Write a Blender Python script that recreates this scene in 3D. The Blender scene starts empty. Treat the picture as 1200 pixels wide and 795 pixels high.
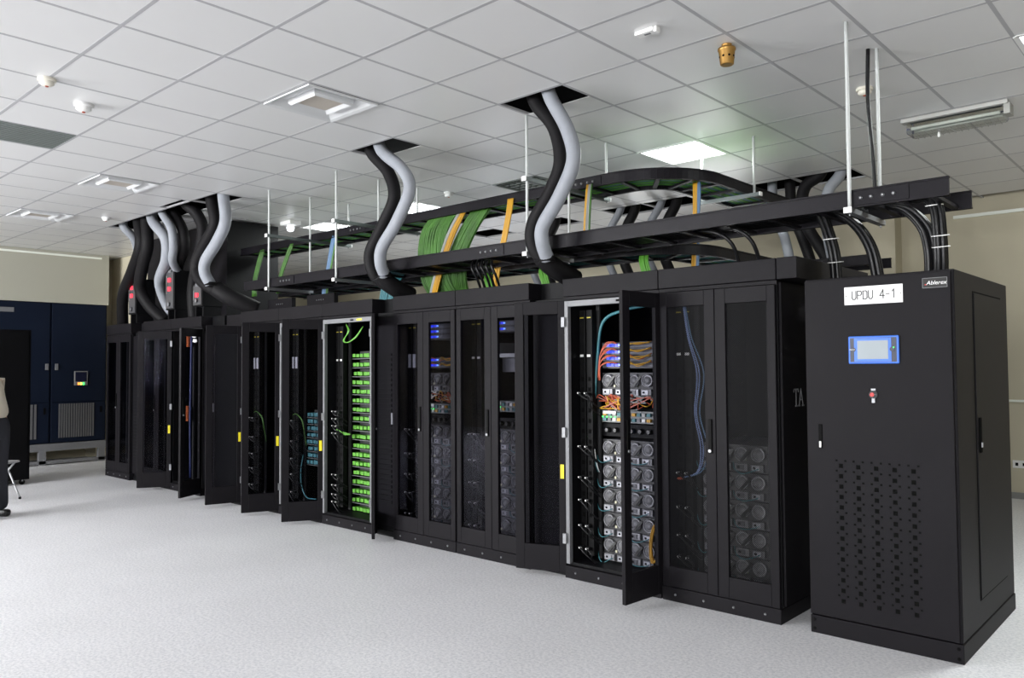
import bpy, math, random
from mathutils import Vector, Matrix
random.seed(7)
SC = bpy.context.scene
COL = SC.collection
PI = math.pi

# ------------------------------------------------------------------ camera
cam_d = bpy.data.cameras.new('camera')
cam = bpy.data.objects.new('camera', cam_d); COL.objects.link(cam)
yaw, pitch, roll = math.radians(42.4469), math.radians(2.0248), math.radians(-0.3711)
fw = Vector((-math.sin(yaw)*math.cos(pitch), math.cos(yaw)*math.cos(pitch), math.sin(pitch)))
rt = Vector((math.cos(yaw), math.sin(yaw), 0)); up = rt.cross(fw)
r2 = rt*math.cos(roll)+up*math.sin(roll); u2 = -rt*math.sin(roll)+up*math.cos(roll)
M4 = Matrix((( r2.x, u2.x, -fw.x, 0), (r2.y, u2.y, -fw.y, 0), (r2.z, u2.z, -fw.z, 1.5), (0, 0, 0, 1)))
cam.matrix_world = M4
cam_d.sensor_width = 36; cam_d.lens = 36*930.45/1200; cam_d.clip_start = .05; cam_d.clip_end = 200
SC.camera = cam

# ------------------------------------------------------------------ world, daylight, exposure
w = bpy.data.worlds.new('world'); SC.world = w; w.use_nodes = True
bg = w.node_tree.nodes['Background']; bg.inputs[0].default_value = (.75, .85, 1, 1); bg.inputs[1].default_value = 1.0
SC.view_settings.view_transform = 'Standard'; SC.view_settings.look = 'None'
SC.view_settings.exposure = 0.0; SC.view_settings.gamma = 1.0; SC.view_settings.use_curve_mapping = False

CEIL = 3.405
XL, XR, YF, YB = -14.4, 4.2, -5.2, 10.35
WINDOWS = [(-12.2, -10.0), (-9.6, -6.4), (-1.3, 1.1), (1.5, 3.9)]
for i, (a, b) in enumerate(WINDOWS):
    ld = bpy.data.lights.new('daylight', 'AREA'); ld.shape = 'RECTANGLE'; ld.size = b-a; ld.size_y = 2.0
    ld.energy = (790, 1160, 690, 160)[i]; ld.color = (1.0, .985, .97)
    lo = bpy.data.objects.new('daylight', ld); COL.objects.link(lo)
    lo.location = ((a+b)/2, YF-.35, 1.95); lo.rotation_euler = (math.radians(82), 0, 0)

ADDED_REAR_WINDOWS = [(-10.6, -8.2), (-7.4, -5.0)]  # unseen windows added in the rear wall to brighten the ceiling behind the trays
for (a, b) in ADDED_REAR_WINDOWS:
    ld = bpy.data.lights.new('daylight', 'AREA'); ld.shape = 'RECTANGLE'; ld.size = b-a; ld.size_y = 1.3
    ld.energy = 100; ld.color = (1.0, .99, .95)
    lo = bpy.data.objects.new('daylight', ld); COL.objects.link(lo)  # added fill lamp outside each invented rear window
    lo.location = ((a+b)/2, YB+.35, 1.65); lo.rotation_euler = (math.radians(-97), 0, 0)

# ------------------------------------------------------------------ materials
MATS = {}
def mat(name, col, rough=.5, metal=0, spec=.5, noise=0, nscale=20, bump=0, bscale=200, emit=None, es=0, coat=0):
    if name in MATS: return MATS[name]
    m = bpy.data.materials.new(name); m.use_nodes = True; MATS[name] = m
    nt = m.node_tree; N = nt.nodes; p = N['Principled BSDF']
    p.inputs['Base Color'].default_value = (*col, 1); p.inputs['Roughness'].default_value = rough
    p.inputs['Metallic'].default_value = metal; p.inputs['Specular IOR Level'].default_value = spec
    if coat: p.inputs['Coat Weight'].default_value = coat
    if emit: p.inputs['Emission Color'].default_value = (*emit, 1); p.inputs['Emission Strength'].default_value = es
    tc = None
    if noise or bump: tc = N.new('ShaderNodeTexCoord')
    if noise:
        n = N.new('ShaderNodeTexNoise'); n.inputs['Scale'].default_value = nscale; n.inputs['Detail'].default_value = 4
        nt.links.new(tc.outputs['Object'], n.inputs['Vector'])
        r = N.new('ShaderNodeMapRange'); r.inputs[3].default_value = 1-noise; r.inputs[4].default_value = 1+noise
        r.inputs[1].default_value = .3; r.inputs[2].default_value = .7
        nt.links.new(n.outputs['Fac'], r.inputs[0])
        mx = N.new('ShaderNodeVectorMath'); mx.operation = 'SCALE'; mx.inputs[0].default_value = col
        nt.links.new(r.outputs[0], mx.inputs['Scale']); nt.links.new(mx.outputs[0], p.inputs['Base Color'])
    if bump:
        n = N.new('ShaderNodeTexNoise'); n.inputs['Scale'].default_value = bscale
        nt.links.new(tc.outputs['Object'], n.inputs['Vector'])
        b = N.new('ShaderNodeBump'); b.inputs['Strength'].default_value = bump; b.inputs['Distance'].default_value = .001
        nt.links.new(n.outputs['Fac'], b.inputs['Height']); nt.links.new(b.outputs[0], p.inputs['Normal'])
    return m
def glassmat(name, tint, gloss, rough=.02):
    if name in MATS: return MATS[name]
    m = bpy.data.materials.new(name); m.use_nodes = True; MATS[name] = m
    nt = m.node_tree; N = nt.nodes; out = N['Material Output']; N.remove(N['Principled BSDF'])
    t = N.new('ShaderNodeBsdfTransparent'); t.inputs[0].default_value = (*tint, 1)
    g = N.new('ShaderNodeBsdfGlossy'); g.inputs['Roughness'].default_value = rough; g.inputs[0].default_value = (.9, .9, 1, 1)
    f = N.new('ShaderNodeFresnel'); f.inputs[0].default_value = 1.45
    s = N.new('ShaderNodeMath'); s.operation = 'MULTIPLY'; s.inputs[1].default_value = gloss
    nt.links.new(f.outputs[0], s.inputs[0])
    mx = N.new('ShaderNodeMixShader'); nt.links.new(s.outputs[0], mx.inputs[0])
    nt.links.new(t.outputs[0], mx.inputs[1]); nt.links.new(g.outputs[0], mx.inputs[2]); nt.links.new(mx.outputs[0], out.inputs[0])
    return m
def perfmat(name):
    # perforated black sheet: round holes on a staggered grid
    m = bpy.data.materials.new(name); m.use_nodes = True; MATS[name] = m
    nt = m.node_tree; N = nt.nodes; L = nt.links; out = N['Material Output']; p = N['Principled BSDF']
    p.inputs['Base Color'].default_value = (.005, .005, .006, 1); p.inputs['Roughness'].default_value = .5; p.inputs['Specular IOR Level'].default_value = .12
    tc = N.new('ShaderNodeTexCoord'); sp = N.new('ShaderNodeSeparateXYZ'); L.new(tc.outputs['Object'], sp.inputs[0])
    def wave(o, ph):
        a = N.new('ShaderNodeMath'); a.operation = 'MULTIPLY_ADD'; a.inputs[1].default_value = 2*PI/.011; a.inputs[2].default_value = ph
        L.new(o, a.inputs[0]); c = N.new('ShaderNodeMath'); c.operation = 'COSINE'; L.new(a.outputs[0], c.inputs[0]); return c.outputs[0]
    mu = N.new('ShaderNodeMath'); mu.operation = 'MULTIPLY'; L.new(wave(sp.outputs[0], 0), mu.inputs[0]); L.new(wave(sp.outputs[2], 0), mu.inputs[1])
    g = N.new('ShaderNodeMath'); g.operation = 'GREATER_THAN'; g.inputs[1].default_value = -.30; L.new(mu.outputs[0], g.inputs[0])
    t = N.new('ShaderNodeBsdfTransparent'); mx = N.new('ShaderNodeMixShader')
    L.new(g.outputs[0], mx.inputs[0]); L.new(p.outputs[0], mx.inputs[1]); L.new(t.outputs[0], mx.inputs[2]); L.new(mx.outputs[0], out.inputs[0])
    return m

BLACK = mat('black_powder_coat', (.0085, .0077, .0095), .5, spec=.10, noise=.06, nscale=3, bump=.05, bscale=900)
BLACK2 = mat('black_inner_steel', (.005, .005, .006), .5, spec=.12)
GAP = mat('dark_void', (.004, .004, .004), .9, spec=.05)
TRAYM = mat('black_tray_paint', (.0075, .0066, .0092), .42, spec=.14)
SILVER = mat('brushed_aluminium', (.17, .173, .182), .55, metal=.25, noise=.04, nscale=30)
STEEL = mat('zinc_steel', (.30, .305, .32), .42, metal=.7)
WHITEP = mat('white_plastic', (.78, .78, .77), .45)
RODM = mat('white_rod', (.50, .52, .515), .45)
GLASS = glassmat('smoked_glass', (.70, .70, .73), .05)
CLEAR = glassmat('clear_glass', (.95, .96, .97), .8)
ACRYL = glassmat('clear_acrylic', (.80, .82, .80), 1.0, .12)
PERF = perfmat('perforated_sheet')
RUBBER = mat('black_rubber_hose', (.0075, .007, .008), .6, spec=.15, bump=.3, bscale=60)
FOAMW = mat('pale_hose', (.265, .28, .31), .5, spec=.2, noise=.05, nscale=12)
CABLEB = mat('black_cable', (.006, .006, .007), .35, spec=.3)
GREENC = mat('green_cable', (.048, .15, .018), .5, noise=.35, nscale=9)
GREENB = mat('bright_green_plug', (.10, .32, .035), .45)
TEAL = mat('teal_cable', (.035, .17, .20), .45)
TEALP = mat('teal_plug', (.045, .17, .20), .5)
BLUEC = mat('blue_grey_cable', (.10, .19, .33), .5)
LBLUE = mat('pale_blue_cable', (.20, .27, .50), .5)
YELLOW = mat('yellow_fibre', (.56, .30, .02), .5)
ORANGE = mat('orange_cable', (.44, .085, .04), .5)
GREYC = mat('grey_cable', (.32, .33, .32), .5)
YLABEL = mat('yellow_sticker', (.85, .72, .02), .5)
SRVM = mat('server_grey', (.10, .10, .11), .45, metal=.3)
FANM = mat('fan_grey', (.22, .22, .235), .42, metal=.4)
FANH = mat('fan_hub_grey', (.14, .14, .15), .5)
BLUELED = mat('blue_led', (.02, .03, .2), .4, emit=(.005, .03, 1), es=1.6)
WLED = mat('white_blue_led', (.3, .4, 1), .4, emit=(.12, .3, 1), es=2.5)
GREENLED = mat('green_led', (.02, .3, .04), .4, emit=(.05, 1, .12), es=4)
REDLED = mat('red_led', (.6, .02, .03), .4, emit=(1, .04, .07), es=1.8)
ORLED = mat('orange_led', (.8, .2, .03), .4, emit=(1, .25, .04), es=3)
NAVY = mat('navy_paint', (.005, .0085, .0195), .55, spec=.10, noise=.05, nscale=2)
SIGNW = mat('sign_white', (.80, .80, .80), .4)
INK = mat('sign_ink', (.05, .05, .05), .6)
LCDB = mat('lcd_blue', (.045, .16, .66), .38)
LCDG = mat('lcd_screen', (.30, .34, .37), .25)
BRASS = mat('brass', (.42, .24, .07), .38, metal=.85)
CREAM = mat('cream_plastic', (.72, .69, .60), .5)
WALLM = mat('beige_wall', (.50, .46, .35), .75, spec=.2, noise=.03, nscale=1.5)
TRIMM = mat('pale_trim', (.80, .83, .76), .4)
LOUVG = mat('louvre_grey', (.16, .18, .17), .45)
DIFFM = mat('diffuser_white', (.62, .63, .64), .35)
DIFFIN = mat('diffuser_core', (.46, .42, .37), .6)
LAMPE = mat('lamp_glow', (.9, .95, 1), .5, emit=(.93, .98, 1), es=14)
TILEM = mat('ceiling_tile', (.70, .70, .70), .34, spec=.45, noise=.012, nscale=1.2)
GRIDM = mat('ceiling_grid', (.40, .40, .415), .5)

def floor_mat():
    m = bpy.data.materials.new('speckled_vinyl'); m.use_nodes = True
    nt = m.node_tree; N = nt.nodes; L = nt.links; p = N['Principled BSDF']
    tc = N.new('ShaderNodeTexCoord')
    v = N.new('ShaderNodeTexVoronoi'); v.inputs['Scale'].default_value = 70; L.new(tc.outputs['Object'], v.inputs['Vector'])
    n = N.new('ShaderNodeTexNoise'); n.inputs['Scale'].default_value = 60; n.inputs['Detail'].default_value = 6; L.new(tc.outputs['Object'], n.inputs['Vector'])
    n2 = N.new('ShaderNodeTexNoise'); n2.inputs['Scale'].default_value = 1.3; n2.inputs['Detail'].default_value = 3; L.new(tc.outputs['Object'], n2.inputs['Vector'])
    r1 = N.new('ShaderNodeValToRGB'); r1.color_ramp.elements[0].position = .10; r1.color_ramp.elements[0].color = (.62, .63, .65, 1)
    r1.color_ramp.elements[1].position = .22; r1.color_ramp.elements[1].color = (.885, .88, .90, 1); L.new(v.outputs['Distance'], r1.inputs[0])
    r2_ = N.new('ShaderNodeValToRGB'); r2_.color_ramp.elements[0].position = .38; r2_.color_ramp.elements[0].color = (.80, .81, .825, 1)
    r2_.color_ramp.elements[1].position = .60; r2_.color_ramp.elements[1].color = (1, 1, 1, 1); L.new(n.outputs['Fac'], r2_.inputs[0])
    r3 = N.new('ShaderNodeValToRGB'); r3.color_ramp.elements[0].position = .3; r3.color_ramp.elements[0].color = (.93, .93, .93, 1)
    r3.color_ramp.elements[1].position = .7; r3.color_ramp.elements[1].color = (1, 1, 1, 1); L.new(n2.outputs['Fac'], r3.inputs[0])
    a = N.new('ShaderNodeMix'); a.data_type = 'RGBA'; a.blend_type = 'MULTIPLY'; a.inputs[0].default_value = 1
    L.new(r1.outputs[0], a.inputs[6]); L.new(r2_.outputs[0], a.inputs[7])
    b = N.new('ShaderNodeMix'); b.data_type = 'RGBA'; b.blend_type = 'MULTIPLY'; b.inputs[0].default_value = 1
    L.new(a.outputs[2], b.inputs[6]); L.new(r3.outputs[0], b.inputs[7]); L.new(b.outputs[2], p.inputs['Base Color'])
    p.inputs['Roughness'].default_value = .42; p.inputs['Specular IOR Level'].default_value = .35
    return m
FLOORM = floor_mat()

# ------------------------------------------------------------------ mesh helpers
def catmull(pts, n):
    P = [Vector(p) for p in pts]
    if len(P) == 2: return [P[0].lerp(P[1], i/n) for i in range(n+1)]
    out = []
    for i in range(len(P)-1):
        p0 = P[i-1] if i else P[0]*2-P[1]; p1, p2 = P[i], P[i+1]; p3 = P[i+2] if i+2 < len(P) else P[-1]*2-P[-2]
        for k in range(n):
            t = k/n
            out.append(.5*((2*p1)+(-p0+p2)*t+(2*p0-5*p1+4*p2-p3)*t*t+(-p0+3*p1-3*p2+p3)*t**3))
    out.append(P[-1]); return out
class MB:
    def __init__(s): s.v = []; s.f = []; s.smooth = []
    def box(s, x0, x1, y0, y1, z0, z1, mtx=None):
        b = len(s.v)
        vs = [(x, y, z) for z in (z0, z1) for y in (y0, y1) for x in (x0, x1)]
        if mtx is not None: vs = [tuple(mtx @ Vector(q)) for q in vs]
        s.v += vs
        for f in ((0, 2, 3, 1), (4, 5, 7, 6), (0, 1, 5, 4), (2, 6, 7, 3), (0, 4, 6, 2), (1, 3, 7, 5)):
            s.f.append(tuple(b+i for i in f)); s.smooth.append(False)
        return s
    def bar(s, a, c, wd, ht):
        a, c = Vector(a), Vector(c); d = c-a; L = d.length; d.normalize()
        side = d.cross(Vector((0, 0, 1)))
        if side.length < 1e-4: side = Vector((1, 0, 0))
        side.normalize(); u = side.cross(d)
        m = Matrix(((d.x, side.x, u.x, a.x), (d.y, side.y, u.y, a.y), (d.z, side.z, u.z, a.z), (0, 0, 0, 1)))
        return s.box(0, L, -wd/2, wd/2, -ht/2, ht/2, m)
    def tube(s, pts, r, sides=8, n=6, cap=True, radii=None):
        P = catmull(pts, n) if n else [Vector(p) for p in pts]
        R = radii
        b0 = len(s.v); prev = None
        for i, p in enumerate(P):
            t = (P[min(i+1, len(P)-1)]-P[max(i-1, 0)])
            if t.length < 1e-9: t = Vector((0, 0, 1))
            t.normalize()
            if prev is None:
                nrm = t.cross(Vector((.31, .2, .93)));
                if nrm.length < 1e-3: nrm = t.cross(Vector((1, 0, 0)))
            else: nrm = prev-t*prev.dot(t)
            nrm.normalize(); prev = nrm; bi = t.cross(nrm)
            rr = r if R is None else R[i] if len(R) == len(P) else r
            for k in range(sides):
                a = 2*PI*k/sides; s.v.append(tuple(p+(nrm*math.cos(a)+bi*math.sin(a))*rr))
        for i in range(len(P)-1):
            for k in range(sides):
                a = b0+i*sides+k; c = b0+i*sides+(k+1) % sides
                s.f.append((a, c, c+sides, a+sides)); s.smooth.append(True)
        if cap:
            s.f.append(tuple(b0+k for k in reversed(range(sides)))); s.smooth.append(False)
            e = b0+(len(P)-1)*sides; s.f.append(tuple(e+k for k in range(sides))); s.smooth.append(False)
        return s
    def cyl(s, a, c, r, sides=12): return s.tube([a, c], r, sides, 0)
    def lathe(s, prof, sides=20, org=(0, 0, 0), axis='z'):
        b = len(s.v); o = Vector(org)
        for (r, z) in prof:
            for k in range(sides):
                a = 2*PI*k/sides
                q = (r*math.cos(a), r*math.sin(a), z) if axis == 'z' else (r*math.cos(a), z, r*math.sin(a))
                s.v.append(tuple(o+Vector(q)))
        for i in range(len(prof)-1):
            for k in range(sides):
                f = (b+i*sides+k, b+i*sides+(k+1) % sides, b+(i+1)*sides+(k+1) % sides, b+(i+1)*sides+k)
                s.f.append(f if axis == 'z' else f[::-1]); s.smooth.append(True)
        s.f.append(tuple(b+k for k in range(sides))); s.smooth.append(False)
        e = b+(len(prof)-1)*sides; s.f.append(tuple(e+k for k in range(sides))); s.smooth.append(False)
        return s
    def mesh(s, name, m):
        me = bpy.data.meshes.new(name); me.from_pydata(s.v, [], s.f); me.update()
        me.polygons.foreach_set('use_smooth', s.smooth); me.materials.append(m); return me
    def build(s, name, m, parent=None, loc=None, rz=0, bevel=0):
        o = bpy.data.objects.new(name, s.mesh(name, m)); COL.objects.link(o); o.parent = parent
        if loc: o.location = loc
        if rz: o.rotation_euler = (0, 0, rz)
        if bevel:
            b = o.modifiers.new('bevel', 'BEVEL'); b.width = bevel; b.segments = 2; b.limit_method = 'ANGLE'
        return o
def box(name, m, parent, *d, bevel=0): return MB().box(*d).build(name, m, parent, bevel=bevel)
def share(name, me, parent, loc=(0, 0, 0), rz=0):
    o = bpy.data.objects.new(name, me); COL.objects.link(o); o.parent = parent; o.location = loc
    if rz: o.rotation_euler = (0, 0, rz)
    return o
def empty(name, loc=(0, 0, 0), rz=0):
    o = bpy.data.objects.new(name, None); COL.objects.link(o); o.location = loc; o.rotation_euler = (0, 0, rz); o.empty_display_size = .1
    return o
def tag(o, label, cat, group=None):
    o['label'] = label; o['category'] = cat
    if group: o['group'] = group
    return o
def structure(o): o['kind'] = 'structure'; return o
def stuff(o): o['kind'] = 'stuff'; return o
def copy_tree(o, parent=None):
    c = o.copy(); COL.objects.link(c); c.parent = parent
    for ch in o.children: copy_tree(ch, c)
    return c
def text(name, s, size, m, parent, mtx, depth=.0008, shear=0, space=1.0):
    cu = bpy.data.curves.new('t', 'FONT'); cu.body = s; cu.size = size; cu.extrude = depth; cu.shear = shear
    cu.space_character = space; cu.align_x = 'CENTER'; cu.align_y = 'CENTER'
    to = bpy.data.objects.new('t', cu); COL.objects.link(to)
    dg = bpy.context.evaluated_depsgraph_get(); me = bpy.data.meshes.new_from_object(to.evaluated_get(dg))
    bpy.data.objects.remove(to); me.transform(mtx); me.materials.clear(); me.materials.append(m)
    o = bpy.data.objects.new(name, me); COL.objects.link(o); o.parent = parent
    return o
def FACE_Y(x, y, z): return Matrix(((1, 0, 0, x), (0, 0, -1, y), (0, 1, 0, z), (0, 0, 0, 1)))      # reads from -Y
def FACE_X(x, y, z): return Matrix(((0, 0, 1, x), (1, 0, 0, y), (0, 1, 0, z), (0, 0, 0, 1)))       # reads from +X

# ------------------------------------------------------------------ the room
structure(box('floor', FLOORM, None, XL-.7, XR+.2, YF-.2, YB+.2, -.1, 0))
m = MB(); xs = [XL-.6]
for a, b in ADDED_REAR_WINDOWS: m.box(xs[-1], a, YB, YB+.2, 0, CEIL+.5); m.box(a, b, YB, YB+.2, 0, 1.0); m.box(a, b, YB, YB+.2, 2.3, CEIL+.5); xs.append(b)
m.box(xs[-1], XR+.2, YB, YB+.2, 0, CEIL+.5)
structure(m.build('wall_back', WALLM))
for i, (a, b) in enumerate(ADDED_REAR_WINDOWS):
    wn = empty('window_%d' % (i+5), ((a+b)/2, YB, 1.0)); structure(wn); hw = (b-a)/2  # added window hidden behind the racks, lets fill light reach the rear ceiling
    f = MB().box(-hw, hw, .06, .14, 0, .05).box(-hw, hw, .06, .14, 1.25, 1.3).box(-hw, -hw+.05, .06, .14, .05, 1.25).box(hw-.05, hw, .06, .14, .05, 1.25).box(-.025, .025, .06, .14, .05, 1.25)
    f.build('window_frame', SILVER, wn)
    for q0, q1 in ((-hw+.05, -.025), (.025, hw-.05)): box('pane', CLEAR, wn, q0, q1, .098, .104, .05, 1.25)
structure(box('wall_right', WALLM, None, XR, XR+.2, YF-.2, YB+.2, 0, CEIL+.5))
wl = structure(box('wall_left', WALLM, None, XL-.65, XL-.45, YF-.2, YB+.2, 0, CEIL+.5))
box('bulkhead', mat('bulkhead_paint', (.38, .375, .315), .7, spec=.2), wl, XL-.45, -13.90, YF, 5.22, 2.575, CEIL)
box('bulkhead_rail', TRIMM, wl, -13.90, -13.885, YF, 5.1, CEIL-.075, CEIL-.045)
box('pilaster', WALLM, wl, XL-.45, -12.6, 5.46, 6.3, 0, CEIL)
box('recess_wall', WALLM, wl, XL-.45, XL, 5.22, 5.46, 0, CEIL)
# front wall with window openings
m = MB(); xs = [XL-.6]
for a, b in WINDOWS: m.box(xs[-1], a, YF-.2, YF, 0, CEIL+.5); m.box(a, b, YF-.2, YF, 0, .95); m.box(a, b, YF-.2, YF, 2.95, CEIL+.5); xs.append(b)
m.box(xs[-1], XR+.2, YF-.2, YF, 0, CEIL+.5)
structure(m.build('wall_front', WALLM))
for i, (a, b) in enumerate(WINDOWS):
    wn = empty('window_%d' % (i+1), ((a+b)/2, YF, .95)); structure(wn); hw = (b-a)/2
    f = MB().box(-hw, hw, -.14, -.06, 0, .05).box(-hw, hw, -.14, -.06, 1.95, 2.0).box(-hw, -hw+.05, -.14, -.06, .05, 1.95).box(hw-.05, hw, -.14, -.06, .05, 1.95)
    for q in (-hw/3, hw/3): f.box(q-.025, q+.025, -.14, -.06, .05, 1.95)
    f.build('window_frame', SILVER, wn)
    for q0, q1 in ((-hw+.05, -hw/3-.025), (-hw/3+.025, hw/3-.025), (hw/3+.025, hw-.05)): box('pane', CLEAR, wn, q0, q1, -.104, -.098, .05, 1.95)
# back wall trim
structure(box('trim_1', TRIMM, None, -2.42, XR, YB-.035, YB, 3.20, 3.235))
structure(box('trim_2', TRIMM, None, -3.0, XR, YB-.04, YB, 1.075, 1.10))
structure(box('trim_3', WALLM, None, -4.3, -3.0, YB-.25, YB, 0, CEIL))
structure(box('baseboard_back', mat('baseboard_grey', (.22, .22, .21), .5), None, XL, XR, YB-.02, YB, 0, .07))

# ceiling: slab, void, 600 mm lattice of metal tiles on a grey grid
LX, LY, T = -3.3175, 2.347, .6
ceil = structure(box('ceiling', GAP, None, XL-.65, XR+.2, YF-.2, YB+.2, CEIL+.42, CEIL+.5))
half = {}     # lattice cells that are cut open: remaining strip (y0, y1) of the tile
for i in (-1, -4, -9, -13, -12, -11, -10): half[(i, 3)] = (.32, .6)
half[(-10, 2)] = (0, .5)
for i in (0, -1, -3, -4, -6, -8): half[(i, 9)] = (0, .12)
lamps = {(-1, 6): 1, (-7, 6): 1, (-10, 6): 1, (4, 5): 1, (-4, 6): 0, (-7, -1): 0}
diffusers = [(-3, 1), (-9, 1), (-13, 1)]
skip = set(lamps) | set(diffusers)
i0, i1, j0, j1 = -19, 12, -13, 13
g = .010
tile_full = MB().box(g, T-g, g, T-g, 0, .016).mesh('tile', TILEM)
cells = []
for i in range(i0, i1+1):
    for j in range(j0, j1+1):
        x, y = LX+i*T, LY+j*T
        if (i, j) in skip: continue
        if x < XL-.45 or x+T > XR+.2 or y < YF-.3 or y+T > YB+.3: continue
        cx, cy = x+T/2, y+T/2
        d = math.hypot(cx, cy); ang = abs(math.degrees(math.atan2(-cx, cy))-42.4)
        inview = ang < 36 and d > 2.6
        cells.append((0 if inview else 1, d, i, j, x, y))
cells.sort(); rest = MB(); cnt = 0
for k, (o_, d, i, j, x, y) in enumerate(cells):
    if (i, j) in half:
        a, b = half[(i, j)]
        MB().box(g, T-g, a+(g if a == 0 else 0), b-(g if b == T else 0), 0, .003).build('tile', TILEM, ceil, (x, y, CEIL+.003)); continue
    if o_ == 0 and cnt < 290: share('tile', tile_full, ceil, (x, y, CEIL+.003)); cnt += 1
    else: rest.box(x+g, x+T-g, y+g, y+T-g, CEIL+.003, CEIL+.019)
stuff(rest.build('tile_field', TILEM, ceil))
cut = lambda i, j: (i, j) in half
gx0, gx1, gy0, gy1 = XL, XR, YF, YB
for i in range(i0, i1+2):      # runners along Y
    x = LX+i*T
    if not XL < x < XR: continue
    if i in (-12, -11, -10):       # interrupted where the tiles were taken out
        box('grid_runner', GRIDM, ceil, x-.011, x+.011, gy0, LY+3*T, CEIL+.002, CEIL+.02); box('grid_runner', GRIDM, ceil, x-.011, x+.011, LY+3*T+.32, gy1, CEIL+.002, CEIL+.02)
    else: box('grid_runner', GRIDM, ceil, x-.011, x+.011, gy0, gy1, CEIL+.002, CEIL+.02)
for j in range(j0, j1+2):      # cross runners along X
    y = LY+j*T
    if YF < y < YB:
        box('cross_runner', GRIDM, ceil, gx0, gx1, y-.011, y+.011, CEIL+.0022, CEIL+.0205)

# ------------------------------------------------------------------ ceiling fittings
def troffer(i, j, on, label):
    x, y = LX+i*T, LY+j*T
    r = empty('recessed_lamp', (x+T/2, y+T/2, CEIL))
    tag(r, label, 'ceiling lamp')
    a = T/2-.012
    f = MB()
    for s in (-1, 1): f.box(-a, a, s*a-.015, s*a+.015, -.002, .03); f.box(s*a-.015, s*a+.015, -a, a, -.002, .03)
    f.build('frame', WHITEP if on else LOUVG, r)
    bl = MB(); n = 7
    for k in range(1, n):
        q = -a+2*a*k/n; bl.box(-a, a, q-.003, q+.003, .006, .030 if on else .045); bl.box(q-.003, q+.003, -a, a, .0062, .0302 if on else .0452)
    bl.build('louvre', WHITEP if on else LOUVG, r)
    box('reflector', LAMPE if on else mat('reflector_off', (.05, .055, .05), .4), r, -a, a, -a, a, .05, .07)
    if on:
        ld = bpy.data.lights.new('lamp_light', 'AREA'); ld.shape = 'SQUARE'; ld.size = .5; ld.energy = 52; ld.color = (.95, 1, .97)
        lo = bpy.data.objects.new('lamp_light', ld); COL.objects.link(lo); lo.parent = r; lo.location = (0, 0, -.006)
troffer(-1, 6, 1, 'lit square louvred ceiling lamp above the bend of the upper cable tray')
troffer(-7, 6, 1, 'lit square ceiling lamp behind the left black and white hose pair')
troffer(-10, 6, 1, 'lit square ceiling lamp furthest left, beyond the upper cable tray')
troffer(4, 5, 1, 'lit ceiling lamp cut off by the right edge of the picture')
troffer(-4, 6, 0, 'unlit dark grid louvre in the ceiling beside the large hose pair')
# unlit slatted panel front left
i, j = -7, -1
r = empty('slatted_ceiling_panel', (LX+i*T+T/2, LY+j*T+T/2, CEIL)); tag(r, 'dark grey slatted panel set in the ceiling at the left edge', 'ceiling panel')
box('backing', LOUVG, r, -.29, .29, -.29, .29, .012, .02)
sl = MB().box(-.29, .29, -.012, .012, 0, .011).mesh('slat', mat('slat_grey', (.20, .225, .215), .4))
for k in range(13):
    o = share('slat', sl, r, (-.264+k*.044, 0, 0), PI/2)
for (i, j), lb in zip(diffusers, ('large square white ceiling diffuser with raised centre plate, nearest one', 'middle one of the three white ceiling diffusers in a row', 'white ceiling diffuser furthest away, at the far left')):
    r = empty('ceiling_diffuser', (LX+i*T+T/2, LY+j*T+T/2, CEIL)); tag(r, lb, 'diffuser', 'ceiling diffusers')
    b = MB(); A = .288; z0 = 0
    prof = [(A, 0), (A, -.012), (A-.03, -.006), (.19, .03), (.165, .03)]
    vs = []; 
    for q, z in prof: vs += [(-q, -q, z), (q, -q, z), (q, q, z), (-q, q, z)]
    b.v = vs
    for k in range(len(prof)-1):
        for c in range(4): b.f.append((k*4+c, k*4+(c+1) % 4, (k+1)*4+(c+1) % 4, (k+1)*4+c)); b.smooth.append(False)
    b.build('flared_frame', DIFFM, r)
    c = MB(); vs = []
    for q, z in ((.165, .03), (.165, -.002), (.15, -.016), (.115, .004)): vs += [(-q, -q, z), (q, -q, z), (q, q, z), (-q, q, z)]
    c.v = vs
    for k in range(3):
        for cc in range(4): c.f.append((k*4+cc, k*4+(cc+1) % 4, (k+1)*4+(cc+1) % 4, (k+1)*4+cc)); c.smooth.append(False)
    c.build('inner_cone', DIFFM, r)
    box('centre_plate', DIFFIN, r, -.116, .116, -.116, .116, .002, .008)
    box('top_plate', DIFFM, r, -.2, .2, -.2, .2, .031, .036)
def smoke(x, y, label, s=1.0, m_=CREAM):
    r = empty('smoke_detector', (x, y, CEIL)); tag(r, label, 'smoke detector', 'smoke detectors')
    MB().lathe([(.055*s, .002), (.055*s, -.014*s), (.05*s, -.018*s)]).build('base', m_, r)
    MB().lathe([(.042*s, -.018*s), (.044*s, -.034*s), (.030*s, -.045*s), (.012*s, -.048*s)]).build('sensor_head', m_, r)
    MB().lathe([(.011*s, -.047*s), (.009*s, -.054*s)], 10).build('indicator', mat('red_dark', (.35, .06, .03), .4), r)
smoke(-5.70, 1.74, 'round cream smoke detector on a ceiling joint, nearer of the left two')
smoke(-6.06, 2.09, 'flat white smoke detector on a ceiling tile, left side', 1.15, WHITEP)
smoke(-1.85, 5.64, 'smoke detector behind the black cable drop at upper right', 1.0)
smoke(-6.30, 5.88, 'small smoke detector beside the unlit ceiling louvre', 1.0, WHITEP)
smoke(-10.42, 3.87, 'small far smoke detector on the ceiling left of the hose openings', .9, WHITEP)
r = empty('ceiling_sensor', (-2.42, 3.80, CEIL)); tag(r, 'small white rectangular sensor box on the ceiling, top centre', 'sensor')
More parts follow.
